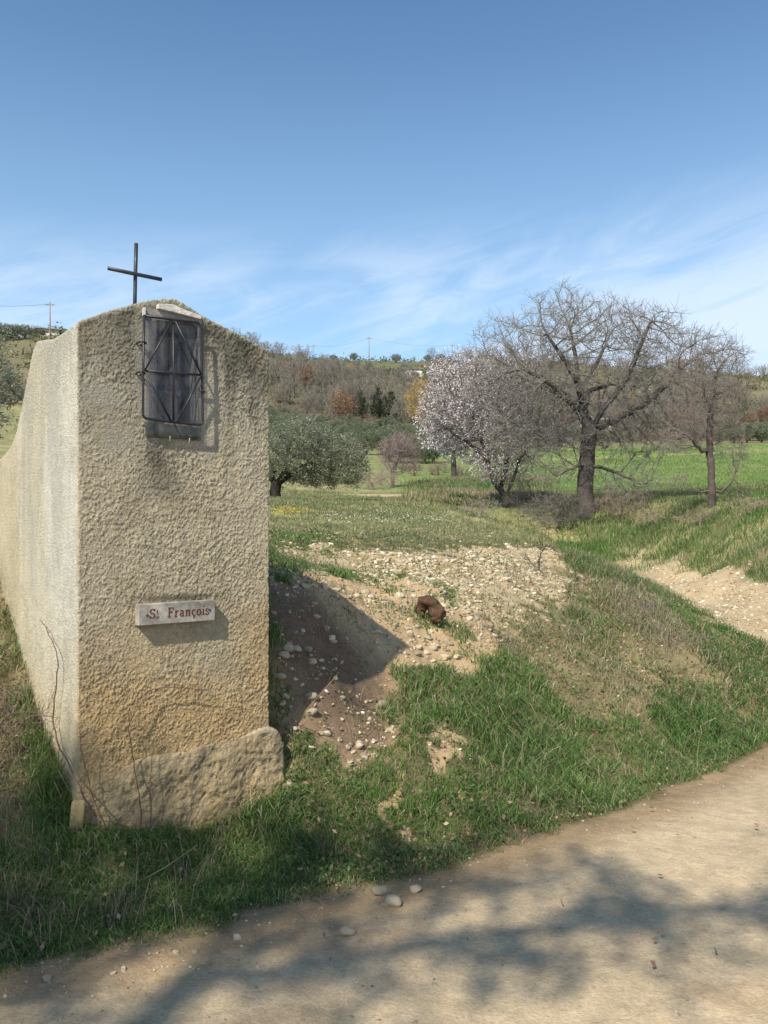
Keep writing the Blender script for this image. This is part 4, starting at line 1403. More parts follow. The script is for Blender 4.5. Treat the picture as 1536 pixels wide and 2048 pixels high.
# brush strip at the thicket's foot and beside the small bare tree
G_BR = 'brown brush along the thicket foot'
for i in range(46):
    if i < 26: px = rf.uniform(545, 760); Y = rf.uniform(100, 112); hp = rf.uniform(22, 40)
    elif i < 34: px = rf.uniform(820, 935); Y = rf.uniform(44, 52); hp = rf.uniform(22, 36)
    else: px = rf.uniform(930, 1540); Y = rf.uniform(88, 100); hp = rf.uniform(20, 34)
    place('brush', i % 2, px, 0, Y, hp, 'low brown leafless brush below the hillside trees', 'brush_shrub', group=G_BR)

# olive beside the shrine's left flank
def olive_left():
    x, y = -5.05, 9.6
    seeds = [(-1, [(0, 0, -.1), (0, 0, .4), (.05, 0, .8)]), (2, [(-.3, 0, 1.2), (-.5, 0, 1.6)]), (2, [(.3, .1, 1.2), (.45, .1, 1.6)])]
    att = lumpy(320, (-.1, 0, 1.55), (1.05, 1.0, .8), 63, .1, 1.5, .3)
    make_tree('olive_tree', 'olive branches with upright grey-green leaves at the left edge beside the shrine flank', 'tree', (x, y, gz(x, y)-.35), seeds, att, .08, .16, 1.2, .005, .03,
              3, .24, .003, (.07, .06, .05), (.14, .14, .1), seed=65, leaf=olive_leaf(9000, .06, 67, .03), rmax=.09)
olive_left()

# bare shrubs on the bank
def bush(name, label, px, Y, hm, wm, seed, col=(.2, .15, .13), n=160, rz=0, group=None, twr=.003):
    x, y, z = ground_at(px, Y)
    att = lumpy(n, (0, 0, hm*.55), (wm/2, wm/2.2, hm*.5), seed, .05, 1.6, .4)
    att[:, 2] = np.abs(att[:, 2])
    seeds = [(-1, [(0, 0, -.05), (0, 0, .05)])]
    return make_tree(name, label, 'shrub', (x, y, z), seeds, att, max(.05, hm*.07), max(.08, hm*.1), hm*1.3, .0035, .5, 3, hm*.22, twr, col, tuple(c*1.25 for c in col), seed=seed,
                     group=group, trop=(0, 0, .2), crown_name='stems')
bush('bare_shrub', 'tangled grey shrub at the foot of the large bare tree', 1110, 21.0, 1.0, 1.8, 71, (.17, .145, .13), 260)
bush('bare_shrub', 'brown tangled shrub right of the large bare tree trunk', 1240, 20.2, .65, 1.6, 72, (.22, .17, .13), 190)
bush('bare_shrub', 'pale brown shrub between the two bare trees of the bank', 1310, 18.6, .4, 1.2, 73, (.28, .22, .16), 110)
bush('bare_shrub', 'dense grey suckers round the almond trunk', 1035, 23.5, 1.0, 1.0, 74, (.16, .135, .12), 220)
bush('bare_shrub', 'low tangle of thin stems at the almond tree foot, on its meadow side', 960, 20, .45, 1.1, 75, (.24, .21, .18), 120)
bush('bare_shrub', 'brown brush at the slender tree foot, near the right edge', 1400, 16.8, .4, 1.1, 76, (.26, .2, .15), 110)
bush('bare_shrub', 'twiggy shrub at the right edge of the bank top', 1500, 15.5, .35, .9, 77, (.27, .21, .16), 80)
bush('dry_twigs', 'dark arching twig on the stony crest', 1078, 9.2, .36, .5, 78, (.07, .06, .05), 24, twr=.002)
bush('bare_shrub', 'pinkish low brush left of the small meadow tree', 745, 36, .9, 2.4, 79, (.28, .21, .18), 240)

for i, (xx, yy, hh) in enumerate(((-2.15, 4.05, .4), (-2.75, 4.9, .55), (-3.1, 5.6, .6))):
    att = lumpy(110, (0, 0, hh*.5), (.45, .4, hh*.5), 90+i, .05, 1.6, .4); att[:, 2] = np.abs(att[:, 2])
    make_tree('bramble_bush', ('low dead bramble by the foot of the shrine flank', 'dead bramble tangle halfway up the bank beside the flank', 'topmost dead bramble tangle on the bank beside the flank')[i], 'bramble',
              (xx, yy, gz(xx, yy)), [(-1, [(0, 0, -.05), (0, 0, .04)])], att, .05, .07, .6, .002, .5, 3, .12, .0016, (.13, .09, .075), (.24, .17, .14), seed=95+i, crown_name='stems')
# ------------------------------------------------------------------ tree that shades the road (stands behind the camera)
def shade_tree():
    x, y = -5.2, -5.6
    seeds = [(-1, [(0, 0, -.2), (0, 0, 1), (.1, 0, 2), (.1, .1, 3), (.2, .2, 4)]), (4, [(.6, .5, 5), (1.2, 1, 6)]), (4, [(-.5, -.2, 5), (-1, 0, 6)]), (3, [(1, -.6, 4.5), (2, -1, 5.4)])]
    att = np.concatenate([lumpy(800, (.4, -1.6, 6.6), (3.8, 3.0, 2.4), 83, .1, 1.3, .4), lumpy(300, (5.2, 2.1, 7.4), (2.0, 1.5, 1.0), 84, .1), lumpy(260, (1.25, 2.75, 7.2), (1.9, .62, .6), 86, .1), lumpy(70, (-.8, 4.2, 6.9), (.9, .9, .5), 87, .1)])
    def lf(root, pts, N, r):
        rs = np.random.RandomState(9)
        q = pts[rs.choice(len(pts), 90000)]
        keep = vnoise(q[:, 0]*1.5, q[:, 1]*1.5, q[:, 2]*1.5, 4) > -.02-.5*((q[:, 1] > 2) & (q[:, 0] < 3))+.16*(q[:, 0] > 3.2)
        V, F, c = leaves(q[keep], .10, .6, [(.07, .10, .035), (.09, .12, .045)], 10, .10)
        mb = MB(); mb.add(V, F, c); mb.build('foliage', M_leaf, root, False)
    make_tree('shade_tree', 'unseen leafy tree behind the camera, shading the near side of the dirt road', 'tree', (x, y, gz(x, y)), seeds, att, .25, .4, 2.5, .01, .08,
              2, .5, .008, (.12, .1, .08), seed=85, leaf=lf, rmax=.28)
shade_tree()

# ------------------------------------------------------------------ buildings, poles
def house(name, label, px, Y, w, d, h, roof, rz, zoff=0, cat='house'):
    x, y, z = ground_at(px, Y)
    o = empty(name, (x, y, z+zoff), rz)
    tag(o, label, cat)
    mb = MB(); mb.box(-w/2, w/2, -d/2, d/2, -1.5, h)
    # gable ends
    mb.add([(-w/2, -d/2, h), (-w/2, d/2, h), (-w/2, 0, h+roof)], [np.array([[0, 2, 1]])])
    mb.add([(w/2, -d/2, h), (w/2, d/2, h), (w/2, 0, h+roof)], [np.array([[0, 1, 2]])])
    mb.build('wall', M_wall, o)
    for s_ in (-1, 1):
        mb = MB()
        e = .35
        a = np.array([(-w/2-e, s_*(d/2+e), h-e*roof/(d/2)), (w/2+e, s_*(d/2+e), h-e*roof/(d/2)), (w/2+e, 0, h+roof), (-w/2-e, 0, h+roof)])+np.array([0, 0, .02])
        mb.hexa(np.concatenate([a, a+np.array([0, 0, .14])]))
        mb.build('roof', M_roof, o)
    for xx in np.arange(-w/2+.5, w/2-.8, 1.9):
        f = MB(); f.box(xx, xx+.6, -d/2-.04, -d/2+.02, h*.35, h*.8)
        f.build('window', M_dark, o)
    return o
house('farmhouse', 'low pale house on the left hilltop under the sky', 97, 122, 3.0, 3, 1.4, .3, .35, -.7)
house('farmhouse', 'small pale yellow house among trees right of the large bare tree', 1352, 225, 4.2, 4, 3.0, 1, -.2, -.8)
house('farm_shed', 'pale shed behind the trunk of the large bare tree', 1190, 104, 2.6, 3, 1.7, .5, .4, .2)
house('long_shed', 'long low white-walled shed on the upper slope', 812, 175, 6.5, 3, .7, .25, .05, 1.0)

def pole(px, Y, h, label, group=None):
    x, y, z = ground_at(px, Y)
    o = empty('utility_pole', (x, y, z)); tag(o, label, 'pole')
    mb = MB(); mb.tube([(0, 0, -.5), (0, 0, h*.5), (0, 0, h)], [.11, .10, .08], 8); mb.build('post', M_pole, o, True)
    mb = MB(); mb.box(-.6, .6, -.05, .05, h-.5, h-.38); mb.build('crossarm', M_pole, o)
    return np.array([x, y, z+h-.3])
pa = pole(100, 112, 6.6, 'pale utility pole standing by the low house on the left hill')
pb = pole(738, 185, 8.5, 'utility pole rising above the ridge in the middle')
pc = pole(626, 190, 5.5, 'utility pole lower on the slope, left of the ridge pole')
pd_ = pole(-160, 100, 8, 'utility pole beyond the left edge that carries the wire')
pe = pole(905, 235, 5.5, 'utility pole on the skyline over the yellow tree')
def wire(a, b, sag, label):
    t = np.linspace(0, 1, 24)[:, None]
    P = a*(1-t)+b*t
    P[:, 2] -= sag*4*(t[:, 0]*(1-t[:, 0]))
    mb = MB(); mb.tube(P, .014, 5)
    o = mb.build('overhead_wire', M_iron, None, True)
    tag(o, label, 'wire')
wire(pd_, pa, .8, 'thin wire dropping to the pole by the left hilltop house')
wire(pb, pc, .8, 'thin wire from the ridge pole down to the left')
wire(pb, pe, .9, 'thin wire from the ridge pole down to the right')

# ------------------------------------------------------------------ stones
def stone_mesh(seed, sub=2):
    import bmesh
    bm = bmesh.new()
    bmesh.ops.create_icosphere(bm, subdivisions=sub, radius=1)
    V = np.array([v.co[:] for v in bm.verts])
    F = np.array([[v.index for v in f.verts] for f in bm.faces])
    bm.free()
    rs = np.random.RandomState(seed)
    V = V*(1+.16*fbm(V[:, 0]*1.2+seed, V[:, 1]*1.2, V[:, 2]*1.2, seed, 2)[:, None])
    for _ in range(8):
        d = rs.normal(0, 1, 3); d /= np.linalg.norm(d)
        s = V@d
        lim = rs.uniform(.5, .85)
        V = V-np.where(s > lim, (s-lim)*.75, 0)[:, None]*d
    V = V*np.array([1, rs.uniform(.65, .9), rs.uniform(.45, .7)])
    return V, F

STONES = []
for s_ in range(7):
    V, F = stone_mesh(200+s_, 3)
    STONES.append((V, F))

rst = np.random.RandomState(21)
def pix_in(poly, n, rs):
    P = np.array(poly, float)
    lo, hi = P.min(0), P.max(0)
    out = []
    while len(out) < n:
        q = rs.uniform(lo, hi, (n*3, 2))
        out += list(q[inside(q[:, 0], q[:, 1], P)])
    return np.array(out[:n])

def pebbles():
    protos = []
    groups = [
        ([(541,1150),(760,1140),(960,1180),(1060,1230),(1000,1290),(880,1330),(780,1300),(700,1210),(541,1175)], 150, 'rounded pale pebble in the sunlit gravel of the crest slope', 'pebbles on the sunlit crest slope', (.02, .048)),
        ([(545,1195),(690,1205),(800,1290),(700,1390),(600,1465),(545,1440)], 45, 'rounded pebble lying in the shrine shadow on bare earth', 'pebbles in the shadow of the shrine', (.018, .046)),
        ([(620,1490),(700,1410),(790,1400),(800,1500),(700,1540),(620,1520)], 26, 'pale pebble on the small bare earth patch below the shadow', 'pebbles on the bare patch below the shadow', (.016, .036)),
        ([(640,1125),(1000,1105),(1160,1130),(1150,1200),(1000,1180),(760,1140)], 85, 'flat pale stone along the top edge of the mound', 'stones along the top of the mound', (.025, .055)),
        ([(870,1440),(905,1440),(890,1640),(830,1700),(790,1660),(850,1560)], 12, 'tan pebble in the narrow gap through the grass', 'pebbles in the gap through the grass', (.014, .03)),
        ([(60,1960),(430,1880),(760,1800),(1100,1700),(1100,1720),(800,1830),(430,1900),(60,1990)], 12, 'small stone on the brown crumbly edge of the dirt road', 'small stones along the road edge', (.01, .022)),
    ]
    first = {}
    for poly, n, label, grp, (r0, r1) in groups:
        for (px, py) in pix_in(poly, n, rst):
            h = hit(px, py, 2.2, 30)
            if h is None: continue
            k = rst.randint(7)
            if k in first:
                o = first[k].copy(); COL.objects.link(o)
            else:
                o = mesh('pebble', STONES[k][0], [STONES[k][1]], M_stone_obj)
                first[k] = o
            r = r0+(r1-r0)*rst.rand()**1.8
            o.scale = (r, r, r)
            o.rotation_euler = (rst.uniform(-.35, .35), rst.uniform(-.35, .35), rst.uniform(0, 6.28))
            o.location = (h[0], h[1], h[2]+r*.08)
            o['label'] = label; o['category'] = 'stone'; o['group'] = grp
    singles = [((763, 1789), .043, 'tan rounded stone at the road edge, upper left of the road stones', 1.0),
               ((784, 1808), .048, 'pale pointed stone at the road edge in front of the tan one', 1.0),
               ((829, 1782), .034, 'whitish stone on the road edge right of the pointed one', 1.2),
               ((696, 1868), .035, 'flat grey stone lying out on the road', 1.0),
               ((418, 1800), .03, 'tan stone nestled in the dark verge grass', 1.0),
               ((475, 1878), .022, 'small pale pink stone where grass meets the road', 1.1),
               ((765, 1415), .048, 'upright white oval stone on the bare patch', 1.3),
               ((666, 1285), .03, 'pale stone in the middle of the shrine shadow', 1.2),
               ((570, 1316), .045, 'large smooth tan pebble low in the shrine shadow', .9),
               ((650, 1177), .04, 'large cream pebble on the sunlit crest above the shadow', 1.2),
               ((838, 1296), .035, 'white stone at the tip of the shrine shadow', 1.4),
               ((579, 1570), .028, 'yellowish stone at the right foot of the foundation', 1.1),
               ((95, 1960), .022, 'pale stone by the road edge at bottom left', 1.2),
               ((718, 1494), .036, 'oval pale stone at the lower bare patch', 1.2),
               ]
    for i, ((px, py), r, label, br) in enumerate(singles):
        h = hit(px, py, 2.2, 30)
        o = first[i % 7].copy(); COL.objects.link(o)
        o.name = 'stone'
        o.scale = (r, r, r*1.15)
        o.rotation_euler = (rst.uniform(-.3, .3), rst.uniform(-.3, .3), rst.uniform(0, 6.28))
        o.location = (h[0], h[1], h[2]+r*.3)
        o['label'] = label; o['category'] = 'stone'
        if 'group' in o: del o['group']
pebbles()

def fan_points(n, t0, t1, y0, y1, seed):
    rs = np.random.RandomState(seed)
    t = rs.uniform(t0, t1, n)
    y = np.exp(rs.uniform(math.log(y0), math.log(y1), n))
    return t*y, y, rs

def gravel():
    V0, F0 = stone_mesh(300, 1)
    V1, F1 = stone_mesh(305, 1)
    x, y, rs = fan_points(150000, -.55, .62, 2.4, 22, 31)
    road, tr, bare, stony, dry = cover(x, y)
    e = (y-edge_y(x))*.8
    p = .0*x
    p = np.where(stony, .75*sstep(-.4, .35, fbm(x*1.7, y*1.7, seed=88)), p)
    p = np.where(inside(x, y, POLY_DRY) & ~stony, .22*sstep(-.2, .4, fbm(x*3, y*3, seed=87)), p)
    p = np.where(bare, .32*sstep(-.3, .5, fbm(x*3, y*3, seed=89))+.06, p)
    p = np.where((road > .5), .012+.12*sstep(-.45, -.05, e), p)
    p = np.where(tr > .4, .35, p)
    p = np.where((p == 0), .012, p)
    m = rs.rand(len(x)) < p
    x, y = x[m], y[m]
    r = (.007+.02*rs.rand(len(x))**2.4)*np.where(stony[m], 1.35, 1)*np.where(road[m] > .5, .5, 1)*np.clip(y/7, .8, 1.8)
    z = height(x, y)
    a = rs.uniform(0, 6.28, len(x))
    ca, sa = np.cos(a), np.sin(a)
    mb = MB()
    cols = np.array([(.56, .47, .32), (.46, .37, .235), (.62, .56, .44), (.34, .26, .16), (.44, .33, .19)])
    for k, (Vp, Fp) in enumerate(((V0, F0), (V1, F1))):
        s = slice(k, None, 2)
        xx, yy, zz, rr, c_, s__ = x[s], y[s], z[s], r[s], ca[s], sa[s]
        tilt = rs.normal(0, .25, (len(xx), 2))
        Vx = Vp[None, :, 0]*c_[:, None]-Vp[None, :, 1]*s__[:, None]
        Vy = Vp[None, :, 0]*s__[:, None]+Vp[None, :, 1]*c_[:, None]
        Vz = Vp[None, :, 2]+Vx*tilt[:, :1]+Vy*tilt[:, 1:]
        V = np.stack([xx[:, None]+Vx*rr[:, None], yy[:, None]+Vy*rr[:, None], zz[:, None]+Vz*rr[:, None]+rr[:, None]*.05], -1).reshape(-1, 3)
        F = ((np.arange(len(xx))*len(Vp))[:, None, None]+Fp[None]).reshape(-1, 3)
        c = cols[rs.randint(0, 5, len(xx))]*rs.uniform(.7, 1.1, (len(xx), 1))*np.where(road[m][s] > .5, .72, 1)[:, None]
        mb.add(V, [F], np.repeat(c, len(Vp), 0))
    tag(mb.build('gravel', M_stone, None, True), 'pale limestone gravel strewn over the mound, track and road edge', 'gravel', kind='stuff')
gravel()

# ------------------------------------------------------------------ grass
GREEN = np.array([(.115, .21, .048), (.15, .25, .065), (.065, .13, .035), (.19, .25, .09)])
STRAW = np.array([(.36, .29, .17), (.28, .21, .12), (.42, .37, .25)])
def blades(name, label, x, y, h, w, dryp, rs, lean=.45, greens=GREEN, cat='grass', slump=0.0, straws=STRAW):
    n = len(x)
    z = height(x, y)
    a = rs.uniform(0, 2*math.pi, n)
    d = np.stack([np.cos(a), np.sin(a)], 1)
    f = rs.uniform(0, 2*math.pi, n)
    s = np.stack([np.cos(f), np.sin(f)], 1)
    L = lean*rs.rand(n)**.7*1.6
    P = np.stack([x, y, z-.01], 1)
    def lev(t, out):
        q = P.copy()
        q[:, :2] += d*(h*L*out)[:, None]
        q[:, 2] += h*t*(1-.35*L*t)
        return q
    m1, m2, tp = lev(.4, .14), lev(.75, .5), lev(1.0, 1.0)
    tp[:, 2] -= h*slump*L
    s3 = np.concatenate([s, np.zeros((n, 1))], 1)*w[:, None]/2
    V = np.stack([P-s3, P+s3, m1+s3*.9, m1-s3*.9, m2+s3*.6, m2-s3*.6, tp], 1).reshape(-1, 3)
    i = (np.arange(n)*7)[:, None]
    Q = np.concatenate([i+np.array([[0, 1, 2, 3]]), i+np.array([[3, 2, 4, 5]])])
    T = i+np.array([[5, 4, 6]])
    dry = rs.rand(n) < dryp
    patch = vnoise(x*1.3, y*1.3, seed=91)
    gi = np.clip((rs.rand(n)*3+patch*1.2+.3), 0, 2.99).astype(int)
    c = greens[gi % len(greens)]
    c = np.where((rs.rand(n) < .12)[:, None], greens[3], c)
    c = np.where(dry[:, None], straws[rs.randint(0, 3, n)], c)*rs.uniform(.75, 1.25, (n, 1))
    o = mesh(name, V, [Q, T], M_grass, None, False, np.repeat(c, 7, 0))
    tag(o, label, cat, kind='stuff')

def clump(n, t0, t1, y0, y1, seed, per, rad):
    """tuft centres with several blades round each"""
    x, y, rs = fan_points(n//per, t0, t1, y0, y1, seed)
    x = np.repeat(x, per); y = np.repeat(y, per)
    r = rad*np.clip(y/6, .7, 3)
    return x+rs.normal(0, 1, len(x))*r, y+rs.normal(0, 1, len(x))*r, rs

def in_shrine(x, y, m=.0):
    u = (x-P0[0])*UV[0]+(y-P0[1])*UV[1]
    n = (x-P0[0])*NV[0]+(y-P0[1])*NV[1]
    return ((u > -.0-m) & (u < 1.1+m) & (n < .05+m) & (n > -.8)) | ((u > 0-m) & (u < .45) & (n < 0) & (n > -3.3))

def bank_grass():
    x, y, rs = clump(520000, -.58, .62, 2.9, 9.5, 101, 7, .022)
    road, tr, bare, stony, dry = cover(x, y)
    dens = .42+.62*fbm(x*2.0, y*2.0, seed=92)+.3*vnoise(x*9, y*9, seed=93)+.25
    dens = np.where(stony, .2+.9*sstep(-.05, .4, fbm(x*3, y*3, seed=94)), dens)
    dens = np.where(dry & ~stony, dens*.75, dens)
    dens = np.where(bare, .02+.35*sstep(.2, .5, fbm(x*3, y*3, seed=95)), dens)
    e = (y-edge_y(x))*.8
    dens = dens*sstep(.04, .2, e+.14*fbm(x*2.2, y*2.2, seed=31))*(1-tr)
    dens = dens+.25*sstep(4.8, 4.0, y)
    dens = np.where(inside(x, y, POLY_LEFT), .22, dens)*sstep(.0, .16, e+.14*fbm(x*2.2, y*2.2, seed=31))
    m = (rs.rand(len(x)) < dens) & ~in_shrine(x, y)
    x, y, dry, stony, bare, e = x[m], y[m], dry[m], stony[m], bare[m], e[m]
    big = .6+.5*vnoise(x*1.1, y*1.1, seed=96)
    h = (.085+.13*rs.rand(len(x)))*np.clip(big, .4, 1.2)
    h = np.where(stony | bare, h*np.where(stony, .68, .45), h)
    h = h*np.clip(.45+e*1.2, .45, 1)
    h = h*(1+.75*sstep(.2, .6, vnoise(x*5.5, y*5.5, seed=90)))
    h = np.where(dry, h*.75, h)
    h = h*(1-.68*sstep(6.3, 7.6, y)*(x < .22*y))
    w = (.0034+.0036*rs.rand(len(x)))*np.clip(y/5, .85, 1.6)
    dp = .19+.2*fbm(x*1.7, y*1.7, seed=97)+np.where(dry, .45, 0)
    blades('bank_grass', 'lush tufted green grass on the roadside bank round the shrine', x, y, h, w, dp, rs, .85, slump=.4)

def meadow_grass():
    x, y, rs = clump(190000, -.2, .45, 7.2, 34, 111, 6, .03)
    road, tr, bare, stony, dry = cover(x, y)
    dens = .8+.5*fbm(x*.9, y*.9, seed=98)
    dens = np.where(stony, .2, dens*.8)*(1-tr)
    lft = x < .27*y+0.6
    m = (rs.rand(len(x)) < dens) & lft & (~bare)
    x, y = x[m], y[m]
    h = (.025+.04*rs.rand(len(x)))*np.clip(y/10, .9, 1.7)
    w = .006*np.clip(y/8, 1, 3.2)
    greens = np.array([(.17, .20, .085), (.20, .235, .10), (.13, .165, .07), (.28, .29, .15)])
    blades('meadow_grass', 'short yellowish green sward on the plateau behind the mound', x, y, h, w*np.ones(len(x)), .16+.2*vnoise(x*.8, y*.8, seed=99), rs, .5, greens)

def far_bank_grass():
    x, y, rs = clump(230000, .1, .62, 9.5, 27, 121, 7, .035)
    road, tr, bare, stony, dry = cover(x, y)
    m = (rs.rand(len(x)) < (.75+.5*fbm(x*.8, y*.8, seed=100))*(1-tr)*(1-.55*sstep(.15, .45, fbm(x*.9, y*.9, seed=51)))) & (x >= .2*y+.2) & ((seg_dist(x, y, TRK) > .85) | (y > 14.5))
    x, y = x[m], y[m]
    top = sstep(1.9, 2.5, height(x, y, False))
    h = (.10+.14*rs.rand(len(x)))*np.clip(y/16, .7, 1.3)*(1-.4*top)
    w = .007*np.clip(y/12, .8, 2.2)
    dp = .26+.5*fbm(x*.45, y*.45, seed=102)+.1*top
    blades('far_bank_grass', 'tall green and straw grass on the bank beyond the track', x, y, h, w*np.ones(len(x)), dp, rs, .6, slump=.25)

def long_grass():
    x, y, rs = clump(60000, .0, .2, 24, 44, 131, 6, .04)
    m = (x > (.02+.07*rs.rand(len(x)))*y) & (seg_dist(x, y, TRK) > .8) & (y < 43-4*rs.rand(len(x)))
    x, y = x[m], y[m]
    h = .22+.2*rs.rand(len(x))
    w = .02*np.ones(len(x))
    dp = .55+.8*fbm(x*.35, y*.35, seed=104)
    blades('long_grass', 'wind-combed pale long grass below the almond tree', x, y, h, w, dp, rs, .9, slump=.3)

def field_grass():
    x, y, rs = clump(90000, -.1, .62, 23, 75, 201, 6, .05)
    m = (x > .12*y) & ((x > .28*y+.5) | (y > 27))
    x, y = x[m], y[m]
    h = .07+.09*rs.rand(len(x))
    greens = np.array([(.15, .235, .055), (.19, .27, .07), (.11, .18, .045), (.26, .29, .12)])
    blades('field_grass', 'young green crop covering the field behind the bare trees', x, y, h, .012*np.clip(y/25, 1, 3), .10+.35*fbm(x*.15, y*.4, seed=203), rs, .6, greens, 'crop')

def crest_straw():
    x, y, rs = clump(60000, -.6, .46, 3.5, 11.5, 141, 8, .04)
    m = inside(x+.1*fbm(x*3, y*3, seed=6), y+.1*fbm(x*3, y*3, seed=7), POLY_DRY2) | ((inside(x, y, POLY_DRY) | inside(x, y, POLY_LEFT)) & (fbm(x*2, y*2, seed=8) > .12) & (rs.rand(len(x)) < .35))
    x, y = x[m], y[m]
    h = .10+.12*rs.rand(len(x))
    blades('dry_grass', 'flattened dead grey-brown grass along the mound crest', x, y, h, .0045*np.ones(len(x)), .95, rs, 1.1, slump=.55, straws=np.array([(.30, .245, .18), (.23, .18, .14), (.36, .31, .24)]))
def weeds():
    x, y, rs = clump(26000, -.5, .5, 2.9, 11, 181, 6, .03)
    road, tr, bare, stony, dry = cover(x, y)
    m = (road < .3) & (tr < .3) & (fbm(x*2.5, y*2.5, seed=182) > .12) & ~in_shrine(x, y) & ((rs.rand(len(x)) < .2) | ~(bare | stony))
    x, y = x[m], y[m]
    P = np.stack([x, y, height(x, y)+.02+.04*rs.rand(len(x))], 1)
    V, F, c = leaves(P, .03, .5, [(.07, .15, .035), (.10, .18, .05), (.14, .19, .07), (.17, .15, .07)], 183, .004, up=.25)
    mb = MB(); mb.add(V, F, c)
    tag(mb.build('weeds', M_grass), 'small broad-leaved weeds mixed into the bank grass', 'weeds', kind='stuff')
    x, y, rs = clump(9000, -.5, .45, 2.9, 10, 191, 9, .05)
    road, tr, bare, stony, dry = cover(x, y)
    m = (road < .2) & (tr < .2) & ~in_shrine(x, y) & ((fbm(x*1.8, y*1.8, seed=192) > .1) | inside(x, y, POLY_LEFT))
    x, y = x[m], y[m]
    blades('dead_stalks', 'thin dead stalks standing in the roadside grass', x, y, .16+.2*rs.rand(len(x)), .0026*np.ones(len(x)), 1.0, rs, .8, slump=.3, straws=np.array([(.26, .20, .14), (.16, .11, .08), (.34, .28, .2)]))
weeds()
bank_grass(); meadow_grass(); far_bank_grass(); long_grass(); crest_straw(); field_grass()

def litter():
    x, y, rs = fan_points(26000, -.5, .6, 3.0, 14, 151)
    road, tr, bare, stony, dry = cover(x, y)
    p = .10+.3*sstep(.1, .5, fbm(x*1.5, y*1.5, seed=106))+np.where(dry, .5, 0)
    p = np.where(road > .5, .004, p)
    m = (rs.rand(len(x)) < p) & ~in_shrine(x, y)
    x, y = x[m], y[m]
    z = height(x, y)+.008+.03*rs.rand(len(x))
    P = np.stack([x, y, z], 1)
    V, F, c = leaves(P, .03, .6, [(.28, .20, .13), (.38, .29, .19), (.20, .14, .09), (.33, .2, .13)], 152, .0, up=.1)
    mb = MB(); mb.add(V, F, c)
    tag(mb.build('leaf_litter', M_litter), 'fallen brown leaves scattered through the bank grass', 'leaf litter', kind='stuff')
litter()

def flowers():
    mb = MB()
    rs = np.random.RandomState(161)
    for poly, n, col, sz in (([(545,1022),(600,1022),(625,1030),(560,1038),(545,1036)], 340, (.62, .46, .05), .02),
                             ([(620,1035),(760,1028),(980,1030),(1010,1045),(860,1052),(640,1050)], 420, (.72, .72, .64), .02),
                             ([(545,1050),(1000,1055),(1080,1085),(545,1095)], 500, (.55, .55, .3), .014)):
        for (px, py) in pix_in(poly, n//2, rs):
            h = hit(px, py, 6, 60)
            if h is None: continue
            P = np.array([[h[0], h[1], h[2]+.07]])+rs.normal(0, .06, (2, 3))*np.array([1, 1, .2])
            V, F, c = leaves(P, sz, .9, [col], rs.randint(1e6), 0.0)
            mb.add(V, F, c)
    tag(mb.build('meadow_flowers', M_petal), 'tiny yellow and white wild flowers dotting the meadow', 'flowers', kind='stuff')
flowers()

# scrub on the slopes
def scrub():
    rs = np.random.RandomState(171)
    n = 2600
    px = rs.uniform(-120, 1700, n)
    Y = rs.uniform(92, 245, n)
    x = (px-CX)/F_PX*Y
    z = height(x, Y)
    mb = MB()
    P, C_ = [], []
    tones = np.array([(.11, .125, .055), (.15, .16, .08), (.19, .15, .10), (.22, .165, .115), (.09, .10, .045)])
    zone = fbm(x*.03, Y*.03, seed=109)
    ti = np.clip(((zone+.5)*5+rs.normal(0, .8, n)), 0, 4.9).astype(int)
    for i in range(n):
        k = 26
        q = rs.normal(0, 1, (k, 3))*np.array([.75, .75, .42])*rs.uniform(.6, 1.7)
        q[:, 2] = np.abs(q[:, 2])
        P.append(q+np.array([x[i], Y[i], z[i]])); C_.append(np.repeat(tones[ti[i]][None], k, 0))
    P = np.concatenate(P); C_ = np.concatenate(C_)
    V, F, c = leaves(P, .55, .4, [(1, 1, 1)], 172, 0, up=.5)
    c = c*np.repeat(C_, 4, 0)
    mb.add(V, F, c)
    tag(mb.build('hillside_scrub', M_leaf), 'low green and brown scrub covering the far hillside', 'scrub', kind='stuff')
scrub()

# ------------------------------------------------------------------ bramble stems, clods, sticks
M_stem = mat('bramble_stem', (.13, .07, .055), .7, tones=((40, .7, 1.3, 3),))
M_straw = mat('dry_stalk', (.38, .31, .22), .8)
def stem_on(name, label, cat, pts, r0, m, off0=.03, thorns=True, flank=False, seed=0):
    rs = np.random.RandomState(seed)
    P = []
    for i, (px, py) in enumerate(pts):
        if flank:
            rx, rz = ray(px, py); d = np.array([rx, 1.0]); pp = P0-UV*off0
            t = (pp@UV)/(d@UV); P.append(np.array([d[0]*t, d[1]*t, EYE+rz*t]))
        else:
            o = off0+.03*max(0, (i == 0))
            u, z = face(px, py, o); P.append(S(u, o, z))
    P = np.array(P)
    # smooth resample
    t = np.linspace(0, len(P)-1, len(P)*6)
    Q = np.stack([np.interp(t, np.arange(len(P)), P[:, k]) for k in range(3)], 1)
    Q[1:-1] += rs.normal(0, .0035, Q[1:-1].shape)
    Q[1:-1] = (Q[:-2]+Q[1:-1]*2+Q[2:])/4
    n = len(Q)
    root = P[0]
    mb = MB(); mb.tube(Q-root, np.linspace(r0, r0*.4, n), 6)
    if thorns:
        for i in range(3, n-2, 2):
            d = rs.normal(0, 1, 3); d /= np.linalg.norm(d)
            mb.tube([Q[i]-root, Q[i]-root+d*.014], [r0*.5, r0*.1], 4)
    o = mb.build(name, m, None, True)
    o.location = root
    tag(o, label, cat)
stem_on('bramble', 'thorny bramble stem winding up the pale left flank of the shrine', 'bramble', [(190,1630),(166,1590),(140,1530),(115,1490),(106,1440),(108,1400),(114,1360),(115,1310),(103,1280),(88,1250),(80,1240)], .0045, M_stem, .035, flank=True, seed=1)
